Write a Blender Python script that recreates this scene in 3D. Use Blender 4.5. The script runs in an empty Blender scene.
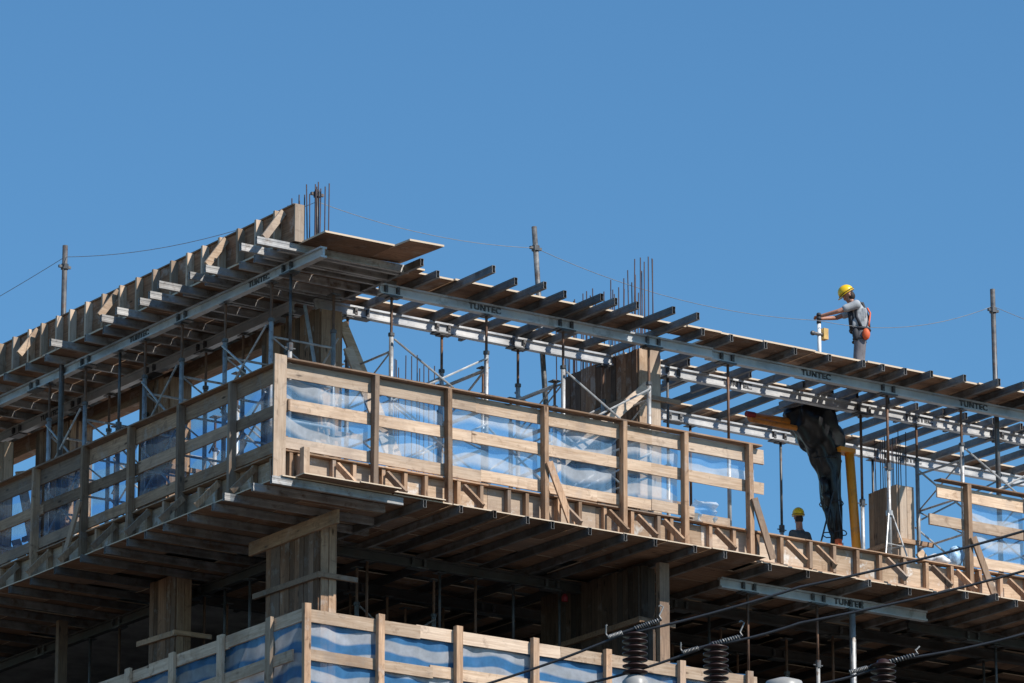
import bpy, bmesh, math, random
from math import radians, sin, cos, pi, atan2, sqrt
from mathutils import Vector, Matrix
random.seed(7)
K = 0.88                                   # drawing units -> metres
scene = bpy.context.scene
col = scene.collection

# ---------------------------------------------------------------- camera
cd = bpy.data.cameras.new('camera'); cam = bpy.data.objects.new('camera', cd); col.objects.link(cam)
cd.sensor_width = 36.0; cd.lens = 36.0 * 5014.0 / 1024.0
cd.clip_start = 1.0; cd.clip_end = 6000.0
cam.location = Vector((-44.40654, -72.78775, 1.66275)) * K
HD = Vector((0.563029, 0.826437, 0.0))
pitch = radians(16.3716)
look = HD * cos(pitch) + Vector((0, 0, 1)) * sin(pitch)
cam.rotation_euler = look.to_track_quat('-Z', 'Y').to_euler()
scene.camera = cam

# ---------------------------------------------------------------- sky, sun, exposure
SUN_EL = radians(45.0); SUN_AZ = radians(24.0)
sdir = Vector((sin(SUN_AZ) * cos(SUN_EL), -cos(SUN_AZ) * cos(SUN_EL), sin(SUN_EL)))
world = bpy.data.worlds.new('World'); scene.world = world; world.use_nodes = True
wn = world.node_tree.nodes; wl = world.node_tree.links; wn.clear()
sky = wn.new('ShaderNodeTexSky'); sky.sky_type = 'NISHITA'; sky.sun_disc = False
sky.sun_elevation = SUN_EL; sky.sun_rotation = atan2(sdir.x, sdir.y)
sky.air_density = 1.15; sky.dust_density = 0.0; sky.ozone_density = 10.0; sky.altitude = 0
bg = wn.new('ShaderNodeBackground'); bg.inputs['Strength'].default_value = 0.115
wo = wn.new('ShaderNodeOutputWorld')
tint = wn.new('ShaderNodeMix'); tint.data_type = 'RGBA'; tint.blend_type = 'MULTIPLY'
tint.inputs[0].default_value = 1.0; tint.inputs[7].default_value = (.82, 1.04, 1.0, 1)
wl.new(sky.outputs[0], tint.inputs[6]); wl.new(tint.outputs[2], bg.inputs[0]); wl.new(bg.outputs[0], wo.inputs[0])
sl = bpy.data.lights.new('sun', 'SUN'); sl.energy = 5.0; sl.angle = radians(0.5); sl.color = (1.0, 0.94, 0.86)
sun = bpy.data.objects.new('sun', sl); col.objects.link(sun)
sun.rotation_euler = sdir.to_track_quat('Z', 'Y').to_euler(); sun.location = (0, -60, 90)
vs = scene.view_settings
vs.view_transform = 'Standard'; vs.look = 'None'; vs.exposure = 0.15; vs.gamma = 1.0; vs.use_curve_mapping = False

# ---------------------------------------------------------------- helpers
class MB:
    """collects geometry (drawing units) that becomes ONE mesh"""
    def __init__(s): s.v = []; s.f = []; s.uv = {}
    def add(s, vs_, fs):
        o = len(s.v); s.v += [tuple(p) for p in vs_]; s.f += [tuple(i + o for i in f) for f in fs]; return s
    def box(s, x0, x1, y0, y1, z0, z1, j=0.0):
        P = [(x, y, z) for z in (z0, z1) for y in (y0, y1) for x in (x0, x1)]
        if j: P = [(a + random.uniform(-j, j), b + random.uniform(-j, j), c + random.uniform(-j, j)) for a, b, c in P]
        return s.add(P, [(0, 2, 3, 1), (4, 5, 7, 6), (0, 1, 5, 4), (2, 6, 7, 3), (0, 4, 6, 2), (1, 3, 7, 5)])
    def bar(s, p, q, w, h, side=None):
        """board from p to q; w along 'side', h across"""
        p = Vector(p); q = Vector(q); d = (q - p).normalized()
        a = Vector(side) if side else (Vector((0, 0, 1)).cross(d) if abs(d.z) < .95 else Vector((1, 0, 0)))
        a = (a - d * a.dot(d)).normalized(); b = d.cross(a)
        P = []
        for e in (p, q):
            for sb in (-1, 1):
                for sa in (-1, 1): P.append(e + a * (sa * w / 2) + b * (sb * h / 2))
        return s.add(P, [(0, 2, 3, 1), (4, 5, 7, 6), (0, 1, 5, 4), (2, 6, 7, 3), (0, 4, 6, 2), (1, 3, 7, 5)])
    def tube(s, p, q, r, r2=None, n=8):
        return s.path([p, q], [r, r if r2 is None else r2], n)
    def path(s, pts, r, n=6):
        pts = [Vector(p) for p in pts]; m = len(pts)
        rr = r if isinstance(r, (list, tuple)) else [r] * m
        V = []; prev = None
        for i, p in enumerate(pts):
            d = (pts[min(i + 1, m - 1)] - pts[max(i - 1, 0)]).normalized()
            if prev is None: a = d.orthogonal().normalized()
            else: a = (prev - d * prev.dot(d)).normalized()
            prev = a; b = d.cross(a)
            for k in range(n):
                t = 2 * pi * k / n; V.append(p + (a * cos(t) + b * sin(t)) * rr[i])
        F = []
        for i in range(m - 1):
            for k in range(n):
                F.append((i * n + k, i * n + (k + 1) % n, (i + 1) * n + (k + 1) % n, (i + 1) * n + k))
        F.append(tuple(reversed(range(n)))); F.append(tuple((m - 1) * n + k for k in range(n)))
        return s.add(V, F)
    def lathe(s, prof, c=(0, 0, 0), n=16):
        V = []; F = []; m = len(prof)
        for r, z in prof:
            for k in range(n):
                t = 2 * pi * k / n; V.append((c[0] + r * cos(t), c[1] + r * sin(t), c[2] + z))
        for i in range(m - 1):
            for k in range(n): F.append((i * n + k, i * n + (k + 1) % n, (i + 1) * n + (k + 1) % n, (i + 1) * n + k))
        F.append(tuple(reversed(range(n)))); F.append(tuple((m - 1) * n + k for k in range(n)))
        return s.add(V, F)
    def ell(s, c, r, n=12, m=8, rot=None):
        V = []; F = []
        for i in range(m + 1):
            a = pi * i / m - pi / 2
            for k in range(n):
                t = 2 * pi * k / n
                p = Vector((r[0] * cos(a) * cos(t), r[1] * cos(a) * sin(t), r[2] * sin(a)))
                if rot: p = rot @ p
                V.append(Vector(c) + p)
        for i in range(m):
            for k in range(n): F.append((i * n + k, i * n + (k + 1) % n, (i + 1) * n + (k + 1) % n, (i + 1) * n + k))
        return s.add(V, F)
    def extrude(s, prof, x0, x1):
        """(y,z) outline pushed along x"""
        n = len(prof)
        V = [(x0, y, z) for y, z in prof] + [(x1, y, z) for y, z in prof]
        F = [(k, (k + 1) % n, n + (k + 1) % n, n + k) for k in range(n)]
        F += [tuple(reversed(range(n))), tuple(range(n, 2 * n))]
        return s.add(V, F)
    def mesh(s, name, mat, smooth=False):
        me = bpy.data.meshes.new(name)
        me.from_pydata([(x * K, y * K, z * K) for x, y, z in s.v], [], s.f); me.update()
        bm = bmesh.new(); bm.from_mesh(me); bmesh.ops.recalc_face_normals(bm, faces=bm.faces); bm.to_mesh(me); bm.free()
        if smooth:
            for p in me.polygons: p.use_smooth = True
        if mat: me.materials.append(mat)
        return me
    def build(s, name, mat, parent=None, loc=(0, 0, 0), rz=0.0, smooth=False):
        o = bpy.data.objects.new(name, s.mesh(name, mat, smooth)); col.objects.link(o)
        o.location = Vector(loc) * K; o.rotation_euler = (0, 0, rz)
        if parent: o.parent = parent
        return o

def tag(o, label=None, cat=None, group=None, kind=None):
    if label: o['label'] = label
    if cat: o['category'] = cat
    if group: o['group'] = group
    if kind: o['kind'] = kind
    return o

def thing(name, label, cat, loc=(0, 0, 0), rz=0.0, group=None):
    o = bpy.data.objects.new(name, None); col.objects.link(o)
    o.empty_display_size = .2
    o.location = Vector(loc) * K; o.rotation_euler = (0, 0, rz)
    return tag(o, label, cat, group)

def copy_tree(o, parent=None, loc=None, rz=None, label=None):
    c = o.copy(); col.objects.link(c)
    if parent: c.parent = parent
    if loc is not None: c.location = Vector(loc) * K
    if rz is not None: c.rotation_euler = (0, 0, rz)
    if label: c['label'] = label
    for ch in list(o.children): copy_tree(ch, c)
    return c

ORD = ('first second third fourth fifth sixth seventh eighth ninth tenth eleventh twelfth thirteenth fourteenth fifteenth '
       'sixteenth seventeenth eighteenth nineteenth twentieth').split()
ORD += ['twenty-' + w for w in ORD[:9]] + ['thirtieth']

# ---------------------------------------------------------------- materials
def new_mat(name):
    m = bpy.data.materials.new(name); m.use_nodes = True
    nt = m.node_tree; nt.nodes.clear()
    out = nt.nodes.new('ShaderNodeOutputMaterial'); b = nt.nodes.new('ShaderNodeBsdfPrincipled')
    nt.links.new(b.outputs[0], out.inputs[0])
    return m, nt, b, out

def ramp(nt, stops, fac):
    r = nt.nodes.new('ShaderNodeValToRGB')
    e = r.color_ramp.elements
    while len(e) < len(stops): e.new(0.5)
    for i, (p, c) in enumerate(stops):
        e[i].position = p; e[i].color = (c[0], c[1], c[2], 1)
    nt.links.new(fac, r.inputs[0]); return r

def noise(nt, vec, scale, detail=4, rough=.55, dist=0.0):
    n = nt.nodes.new('ShaderNodeTexNoise'); n.inputs['Scale'].default_value = scale
    n.inputs['Detail'].default_value = detail; n.inputs['Roughness'].default_value = rough
    n.inputs['Distortion'].default_value = dist
    nt.links.new(vec, n.inputs['Vector']); return n

def mix(nt, a, b, fac, mode='MIX'):
    m = nt.nodes.new('ShaderNodeMix'); m.data_type = 'RGBA'; m.blend_type = mode
    for i, v in ((0, fac), (6, a), (7, b)):
        if hasattr(v, 'is_output'): nt.links.new(v, m.inputs[i])
        elif isinstance(v, tuple): m.inputs[i].default_value = (v[0], v[1], v[2], 1)
        else: m.inputs[i].default_value = v
    return m.outputs[2]

def mth(nt, op, a, b=None, c=None):
    m = nt.nodes.new('ShaderNodeMath'); m.operation = op
    for i, v in enumerate((a, b, c)):
        if v is None: continue
        if hasattr(v, 'is_output'): nt.links.new(v, m.inputs[i])
        else: m.inputs[i].default_value = v
    return m.outputs[0]

def coords(nt, scale=(1, 1, 1), offset_random=True):
    tc = nt.nodes.new('ShaderNodeTexCoord'); mp = nt.nodes.new('ShaderNodeMapping')
    mp.inputs['Scale'].default_value = scale
    if offset_random:
        g = nt.nodes.new('ShaderNodeNewGeometry'); oi = nt.nodes.new('ShaderNodeObjectInfo')
        s = mth(nt, 'ADD', mth(nt, 'MULTIPLY', g.outputs['Random Per Island'], 37.0), mth(nt, 'MULTIPLY', oi.outputs['Random'], 91.0))
        va = nt.nodes.new('ShaderNodeVectorMath'); va.operation = 'ADD'
        cx = nt.nodes.new('ShaderNodeCombineXYZ')
        for k in range(3): nt.links.new(s, cx.inputs[k])
        nt.links.new(tc.outputs['Object'], va.inputs[0]); nt.links.new(cx.outputs[0], va.inputs[1])
        nt.links.new(va.outputs[0], mp.inputs[0])
    else: nt.links.new(tc.outputs['Object'], mp.inputs[0])
    return mp.outputs[0]

def vary(nt, c, lo, hi):
    g = nt.nodes.new('ShaderNodeNewGeometry'); oi = nt.nodes.new('ShaderNodeObjectInfo')
    f = mth(nt, 'FRACT', mth(nt, 'ADD', g.outputs['Random Per Island'], oi.outputs['Random']))
    v = mth(nt, 'MULTIPLY_ADD', f, hi - lo, lo)
    cx = nt.nodes.new('ShaderNodeCombineXYZ')
    for k in range(3): nt.links.new(v, cx.inputs[k])
    return mix(nt, c, cx.outputs[0], 1.0, 'MULTIPLY')

_wood = {}
def wood(kind, ax):
    """weathered timber with grain along local axis ax"""
    if (kind, ax) in _wood: return _wood[kind, ax]
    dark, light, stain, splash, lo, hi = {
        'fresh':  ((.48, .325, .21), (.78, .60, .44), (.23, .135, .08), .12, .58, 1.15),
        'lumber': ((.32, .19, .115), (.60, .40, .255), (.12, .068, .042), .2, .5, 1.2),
        'grey':   ((.20, .118, .072), (.40, .255, .16), (.08, .045, .03), .15, .55, 1.15),
        'ply':    ((.20, .108, .062), (.41, .245, .155), (.09, .05, .033), .15, .6, 1.2),
        'form':   ((.44, .30, .19), (.70, .525, .375), (.24, .14, .085), .9, .65, 1.15),
        'shade_dark':    ((.06, .038, .026), (.14, .09, .06), (.03, .02, .014), .06, .5, 1.2),  # boards of the dark storey, its shade put into the wood colour
        'shutter':((.17, .088, .05), (.37, .215, .128), (.075, .04, .026), .25, .45, 1.25)}[kind]
    m, nt, b, out = new_mat('wood_%s_%s' % (kind, 'xyz'[ax]))
    sc = [14.0, 14.0, 14.0]; sc[ax] = 0.9
    v = coords(nt, tuple(sc)); v1 = coords(nt, (1, 1, 1))
    g = noise(nt, v, 2.2, 6, .65, .4)
    c = ramp(nt, [(.3, dark), (.5, tuple((a + q) / 2 for a, q in zip(dark, light))), (.68, light)], g.outputs[0]).outputs[0]
    bl = noise(nt, v1, 1.3, 4, .6)
    c = mix(nt, c, stain, ramp(nt, [(.50, (0, 0, 0)), (.74, (.7, .7, .7))], bl.outputs[0]).outputs[0])
    b2 = noise(nt, v1, 6.0, 5, .7, .6)
    c = mix(nt, c, stain, ramp(nt, [(.56, (0, 0, 0)), (.72, (.7, .7, .7))], b2.outputs[0]).outputs[0])
    kn = nt.nodes.new('ShaderNodeTexVoronoi'); kn.inputs['Scale'].default_value = 1.0
    ks = [5.0, 5.0, 5.0]; ks[ax] = 1.6
    nt.links.new(coords(nt, tuple(ks)), kn.inputs['Vector'])
    c = mix(nt, c, tuple(x * .5 for x in stain), ramp(nt, [(.06, (.9, .9, .9)), (.13, (0, 0, 0))], kn.outputs['Distance']).outputs[0])
    if splash:
        sp = noise(nt, v1, 2.6, 6, .7)
        c = mix(nt, c, (.78, .745, .69), ramp(nt, [(.55, (0, 0, 0)), (.64, (splash,) * 3)], sp.outputs[0]).outputs[0])
    gi = nt.nodes.new('ShaderNodeNewGeometry'); oi = nt.nodes.new('ShaderNodeObjectInfo')
    rr = mth(nt, 'FRACT', mth(nt, 'MULTIPLY_ADD', oi.outputs['Random'], 7.3, mth(nt, 'MULTIPLY', gi.outputs['Random Per Island'], 5.1)))
    gm = tuple((a + q) * .5 for a, q in zip(dark, light)); gv = sum(gm) / 3 * .8
    c = mix(nt, c, (gv * 1.08, gv, gv * .9), ramp(nt, [(.55, (0, 0, 0)), (1.0, (.4, .4, .4))], rr).outputs[0])   # some boards weathered grey
    c = vary(nt, c, lo, hi)
    if kind == 'ply':                       # raw pale edge of the sheet
        gn = nt.nodes.new('ShaderNodeNewGeometry'); sn = nt.nodes.new('ShaderNodeSeparateXYZ'); nt.links.new(gn.outputs['True Normal'], sn.inputs[0])
        c = mix(nt, (.66, .53, .39), c, ramp(nt, [(.3, (0, 0, 0)), (.5, (1, 1, 1))], mth(nt, 'ABSOLUTE', sn.outputs[2])).outputs[0])
    nt.links.new(c, b.inputs['Base Color'])
    b.inputs['Roughness'].default_value = .8
    b.inputs['Specular IOR Level'].default_value = .25
    bp = nt.nodes.new('ShaderNodeBump'); bp.inputs['Strength'].default_value = .25; bp.inputs['Distance'].default_value = .01
    nt.links.new(g.outputs[0], bp.inputs['Height']); nt.links.new(bp.outputs[0], b.inputs['Normal'])
    _wood[kind, ax] = m; return m

def metal(name, c1, c2, metallic, rough, rust=None, rustamt=.0, scale=3.0, lo=.8, hi=1.1):
    m, nt, b, out = new_mat(name)
    v = coords(nt, (1, 1, 1))
    n = noise(nt, v, scale, 6, .65)
    c = ramp(nt, [(.35, c1), (.65, c2)], n.outputs[0]).outputs[0]
    if rust:
        r = noise(nt, v, scale * 1.7, 5, .7, .3)
        c = mix(nt, c, rust, ramp(nt, [(.55 - rustamt * .3, (0, 0, 0)), (.68, (.85, .85, .85))], r.outputs[0]).outputs[0])
    c = vary(nt, c, lo, hi)
    nt.links.new(c, b.inputs['Base Color'])
    b.inputs['Metallic'].default_value = metallic
    nt.links.new(ramp(nt, [(.3, (rough - .12,) * 3), (.7, (rough + .15,) * 3)], n.outputs[0]).outputs[0], b.inputs['Roughness'])
    return m

def plain(name, c, rough=.6, metallic=0.0, var=.18, scale=9.0, spec=.4, bump=0.0):
    m, nt, b, out = new_mat(name)
    n = noise(nt, coords(nt), scale, 4, .6)
    d = tuple(x * (1 - var) for x in c); l = tuple(min(1, x * (1 + var)) for x in c)
    nt.links.new(ramp(nt, [(.35, d), (.65, l)], n.outputs[0]).outputs[0], b.inputs['Base Color'])
    b.inputs['Roughness'].default_value = rough; b.inputs['Metallic'].default_value = metallic
    b.inputs['Specular IOR Level'].default_value = spec
    if bump:
        bp = nt.nodes.new('ShaderNodeBump'); bp.inputs['Strength'].default_value = bump; bp.inputs['Distance'].default_value = .02
        nt.links.new(n.outputs[0], bp.inputs['Height']); nt.links.new(bp.outputs[0], b.inputs['Normal'])
    return m

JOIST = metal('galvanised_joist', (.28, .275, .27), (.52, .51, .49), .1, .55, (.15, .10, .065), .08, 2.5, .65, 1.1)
JOISTD = metal('shade_darkened_joist', (.10, .098, .096), (.26, .25, .24), .2, .55, (.11, .07, .045), .12, 2.5, .5, 1.25)  # darker copy of the joist metal, with underside shade in the colour
BEAMD = metal('shade_darkened_beam', (.045, .044, .043), (.10, .097, .094), .2, .65, (.08, .05, .035), .08, 2.0, .7, 1.1)  # beam metal darkened: the interior's shade is put into its colour
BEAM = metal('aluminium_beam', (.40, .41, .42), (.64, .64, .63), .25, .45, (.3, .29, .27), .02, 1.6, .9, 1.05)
STEEL = metal('prop_steel', (.38, .39, .40), (.60, .60, .59), .35, .45, (.20, .12, .07), .04, 6, .7, 1.1)
DARKS = metal('dark_steel', (.07, .075, .08), (.16, .16, .16), .4, .5, (.14, .07, .04), .05, 6)
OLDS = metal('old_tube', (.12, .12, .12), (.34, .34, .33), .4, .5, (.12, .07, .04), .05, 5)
RUST = metal('rusty_steel', (.13, .075, .05), (.24, .13, .08), .3, .65, (.08, .05, .04), .05, 8)
REBAR = metal('rebar_steel', (.055, .04, .045), (.12, .075, .07), .4, .6, None, 0, 12)
CONC = plain('concrete', (.34, .33, .31), .85, 0, .25, 2.5, .3, .2)
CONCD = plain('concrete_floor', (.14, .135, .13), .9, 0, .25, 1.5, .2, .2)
INK = plain('black_ink', (.09, .092, .095), .6, 0, .8, 14)
YEL = plain('yellow_helmet', (.90, .57, .015), .3, 0, .05, 4, .5)
SKIN = plain('skin', (.42, .20, .13), .55, 0, .12, 8)
HAIR = plain('dark_hair', (.03, .02, .015), .7)
SHIRT = plain('grey_shirt', (.36, .38, .40), .85, 0, .12, 6, .2, .3)
SHIRTD = plain('dark_shirt', (.09, .095, .10), .85, 0, .2, 6, .2, .3)
PANTS = plain('grey_trousers', (.17, .165, .18), .85, 0, .2, 6, .2, .3)
STRAP = plain('dark_webbing', (.03, .032, .04), .7)
ORANGE = plain('orange_cloth', (.72, .13, .04), .6, 0, .15)
ORPAINT = metal('orange_paint', (.80, .28, .025), (.90, .36, .04), .0, .4, (.55, .22, .05), .0, 3, .95, 1.05)
BROWNP = metal('brown_orange_paint', (.55, .17, .02), (.75, .26, .035), .0, .45, (.16, .07, .03), .06, 3)
BAG = plain('black_plastic', (.010, .010, .011), .36, 0, .2, 3, .45, .05)
WHITE = plain('white_paint', (.78, .78, .76), .45, 0, .06, 5)
TAN = plain('tan_board', (.55, .36, .12), .6)
RED = plain('red_plastic', (.22, .015, .02), .5)
ROPE = plain('grey_rope', (.24, .24, .24), .8)
CABLE = plain('black_cable', (.03, .032, .036), .45)
PORC = plain('brown_porcelain', (.028, .012, .010), .42, 0, .25, 5, .35)
POT = plain('pale_ceramic', (.32, .315, .30), .4, 0, .12, 6)
ASPH = plain('asphalt', (.05, .05, .052), .9, 0, .25, 12, .3, .2)
PAVE = plain('paving', (.12, .118, .11), .9, 0, .2, 1.2, .3, .1)
DIRT = plain('dark_ground', (.085, .066, .048), .95, 0, .25, .6, .2, .1)

def film(name, a_blue, a_white, blue, white, tint, period, sharp=.08, gloss=.12):
    """striped plastic sheeting; u,v come from the mesh (v follows the sag)"""
    m = bpy.data.materials.new(name); m.use_nodes = True; nt = m.node_tree; nt.nodes.clear()
    out = nt.nodes.new('ShaderNodeOutputMaterial')
    uv = nt.nodes.new('ShaderNodeUVMap'); sp = nt.nodes.new('ShaderNodeSeparateXYZ'); nt.links.new(uv.outputs[0], sp.inputs[0])
    ph = mth(nt, 'FRACT', mth(nt, 'DIVIDE', sp.outputs[1], period))
    st = ramp(nt, [(0, (0, 0, 0)), (.5 - sharp, (0, 0, 0)), (.5 + sharp * .2, (1, 1, 1)), (.94, (1, 1, 1)), (1, (0, 0, 0))], ph).outputs[0]
    n = noise(nt, coords(nt), 5.0, 5, .65)
    wr = ramp(nt, [(.35, (.82, .82, .82)), (.7, (1.18, 1.18, 1.18))], n.outputs[0]).outputs[0]
    c = mix(nt, blue, white, st)
    d = nt.nodes.new('ShaderNodeBsdfDiffuse'); nt.links.new(c, d.inputs[0])
    t = nt.nodes.new('ShaderNodeBsdfTranslucent'); nt.links.new(c, t.inputs[0])
    g = nt.nodes.new('ShaderNodeBsdfGlossy'); g.inputs['Roughness'].default_value = .25
    m1 = nt.nodes.new('ShaderNodeMixShader'); m1.inputs[0].default_value = .4
    nt.links.new(d.outputs[0], m1.inputs[1]); nt.links.new(t.outputs[0], m1.inputs[2])
    m2 = nt.nodes.new('ShaderNodeMixShader'); m2.inputs[0].default_value = gloss
    nt.links.new(m1.outputs[0], m2.inputs[1]); nt.links.new(g.outputs[0], m2.inputs[2])
    tr = nt.nodes.new('ShaderNodeBsdfTransparent')
    nt.links.new(mix(nt, tint, (1, 1, 1), st), tr.inputs[0])
    a = mth(nt, 'MULTIPLY', mth(nt, 'MULTIPLY_ADD', st, a_white - a_blue, a_blue), wr)
    m3 = nt.nodes.new('ShaderNodeMixShader')
    nt.links.new(a, m3.inputs[0]); nt.links.new(tr.outputs[0], m3.inputs[1]); nt.links.new(m2.outputs[0], m3.inputs[2])
    nt.links.new(m3.outputs[0], out.inputs[0])
    return m
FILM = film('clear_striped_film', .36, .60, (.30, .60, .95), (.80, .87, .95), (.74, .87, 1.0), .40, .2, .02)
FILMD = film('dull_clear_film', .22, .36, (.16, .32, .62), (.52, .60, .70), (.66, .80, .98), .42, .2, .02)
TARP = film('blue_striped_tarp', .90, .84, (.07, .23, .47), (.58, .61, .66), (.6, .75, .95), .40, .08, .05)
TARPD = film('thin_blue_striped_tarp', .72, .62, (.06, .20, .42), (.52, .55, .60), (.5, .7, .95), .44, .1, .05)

# ---------------------------------------------------------------- ground and street (all below the frame)
def sheet(name, mat, x0, x1, y0, y1, z):
    return tag(MB().box(x0, x1, y0, y1, z - .3, z).build(name, mat), kind='structure')
tag(MB().add([(-3000, -3000, 0), (3000, -3000, 0), (3000, 3000, 0), (-3000, 3000, 0)], [(0, 1, 2, 3)]).build('ground', DIRT), kind='structure')
tag(MB().add([(-300, -34, .006), (300, -34, .006), (300, -16, .006), (-300, -16, .006)], [(0, 1, 2, 3)]).build('road', ASPH), kind='structure')
tag(MB().box(-300, 300, -16, -3, -.2, .14).build('pavement', PAVE), kind='structure')

# ---------------------------------------------------------------- concrete frame of the building
SLAB = 24.62                                # working level, top of the slab being formed
frame = thing('concrete_building', 'unfinished concrete building frame carrying the timber formwork decks', 'building', (0, 0, 0))
for zt in (20.3, 16.0, 11.7, 7.4, 3.1):
    MB().box(.55, 34, .1, 19, zt - .3, zt).build('floor_slab', CONCD, frame)
GRIDC = [(1.72, 1.0, .32, 1.8), (8.6, .8, .32, 2.8), (15.78, 1.7, .6, 1.1), (22.6, 1.6, .6, 1.1), (29.5, 1.6, .6, 1.1),
         (2.05, 6.55, .3, 1.0), (2.05, 13.2, .5, 1.1)]
for cx, cy, a, b in GRIDC:
    m = MB()
    for zb, zt in ((0, 2.8), (3.1, 7.1), (7.4, 11.4), (11.7, 15.7), (16.0, 20.0)): m.box(cx, cx + a, cy, cy + b, zb, zt)
    m.build('column', CONC, frame)
MB().box(.55, 34, 18.6, 19, 20.3, 24.2).build('rear_wall', CONCD, frame)
MB().box(33.6, 34, .5, 18.6, 20.3, 24.2).build('side_wall', CONCD, frame)
MB().box(5, 33.6, 11.4, 11.7, 20.3, 24.2).build('core_wall', CONCD, frame)
MB().box(.5, 34, .14, 19, 24.34, SLAB).build('upper_slab', CONC, frame)

# ---------------------------------------------------------------- building blocks of the falsework
def iprof(h, w, tf, tw):
    return [(-w / 2, 0), (w / 2, 0), (w / 2, tf), (tw / 2, tf), (tw / 2, h - tf), (w / 2, h - tf), (w / 2, h), (-w / 2, h), (-w / 2, h - tf), (-tw / 2, h - tf), (-tw / 2, tf), (-w / 2, tf)]
def joist_mesh(L):
    """hollow steel section with a shallow groove along each side"""
    w, h, g, t = .036, .138, .005, .004
    outer = [(-w, 0), (w, 0), (w, .04), (w - g, .05), (w - g, .09), (w, .10), (w, h), (-w, h), (-w, .10), (-w + g, .09), (-w + g, .05), (-w, .04)]
    inner = [(max(-w + g + t, min(w - g - t, y * .75)), max(t, min(h - t, z))) for y, z in outer]
    n = len(outer); V = []
    for x in (0, L): V += [(x, y, z) for y, z in outer] + [(x, y, z) for y, z in inner]
    F = []
    for k in range(n):
        q = (k + 1) % n
        F += [(k, q, 2 * n + q, 2 * n + k), (n + q, n + k, 3 * n + k, 3 * n + q), (q, k, n + k, n + q), (2 * n + k, 2 * n + q, 3 * n + q, 3 * n + k)]
    return MB().add(V, F).mesh('joist', JOIST)
_jm = {}
def joist(x, y, z, L, rz, label, group, mat=None):
    k = (round(L, 2), mat)
    if k not in _jm:
        _jm[k] = joist_mesh(L)
        if mat: _jm[k].materials[0] = mat
    o = bpy.data.objects.new('joist', _jm[k]); col.objects.link(o)
    o.location = Vector((x, y, z)) * K; o.rotation_euler = (0, random.uniform(-.003, .003), rz + random.uniform(-.012, .012))
    return tag(o, label, 'joist', group)

def text_mesh(body, size):
    cu = bpy.data.curves.new('lettering', 'FONT'); cu.body = body; cu.size = size; cu.extrude = .004
    cu.align_x = 'CENTER'; cu.align_y = 'CENTER'; cu.offset = .006; cu.space_character = 1.15
    to = bpy.data.objects.new('lettering', cu); col.objects.link(to)
    bpy.context.view_layer.update()
    me = bpy.data.meshes.new_from_object(to.evaluated_get(bpy.context.evaluated_depsgraph_get()))
    bpy.data.objects.remove(to); me.materials.clear(); me.materials.append(INK); me.name = 'lettering'
    return me
LET = text_mesh('TUNTEC', .165 * K)

def main_beam(x, y, z, L, rz, label, letters=(), clamps=(), mat=None):
    """aluminium main beam; local x along its length, local -y is the face the street sees"""
    t = thing('main_beam', label, 'beam', (x, y, z), rz, 'aluminium main beams under the joists')
    MB().extrude(iprof(.2, .13, .035, .045), 0, L).build('beam_body', mat or BEAM, t)
    for u in letters:
        o = bpy.data.objects.new('lettering', LET); col.objects.link(o); o.parent = t
        o.location = Vector((u, -.030, .10)) * K; o.rotation_euler = (pi / 2, 0, 0)
    for u in clamps:
        m = MB()
        for s_ in (-.13, .13):
            m.box(u + s_ - .028, u + s_ + .028, -.075, -.0235, .03, .17); m.tube((u + s_, -.09, .10), (u + s_, -.076, .10), .018, n=6)
        m.box(u - .2, u + .2, -.1, .1, -.025, -.001)
        m.build('clamp', DARKS, t)
    return t

_pp = {}
def prop(x, y, zb, zt, label, group, lower=.62, mat=None, tilt=(0, 0), r=.04):
    """adjustable steel prop"""
    mat = mat or STEEL; L = zt - zb
    t = thing('steel_prop', label, 'prop', (x, y, zb), 0, group)
    top = (tilt[0], tilt[1], L); at_ = lambda f: (tilt[0] * f, tilt[1] * f, L * f)
    MB().tube((0, 0, .01), at_(lower), r, n=10).build('outer_tube', mat, t, smooth=True)
    MB().tube(at_(lower), top, r * .68, n=8).build('inner_tube', RUST if random.random() < .5 else DARKS, t, smooth=True)
    a = Vector(at_(lower)); MB().tube(a - Vector((0, 0, .10)), a + Vector((0, 0, .04)), r * 1.45, n=10).bar(a + Vector((-.11, .0, -.05)), a + Vector((.11, .0, -.05)), .02, .02).build('collar', DARKS, t)
    MB().box(top[0] - .1, top[0] + .1, top[1] - .1, top[1] + .1, L - .012, L).build('head_plate', DARKS, t)
    MB().box(-.09, .09, -.09, .09, 0, .012).build('base_plate', DARKS, t)
    return t

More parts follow.
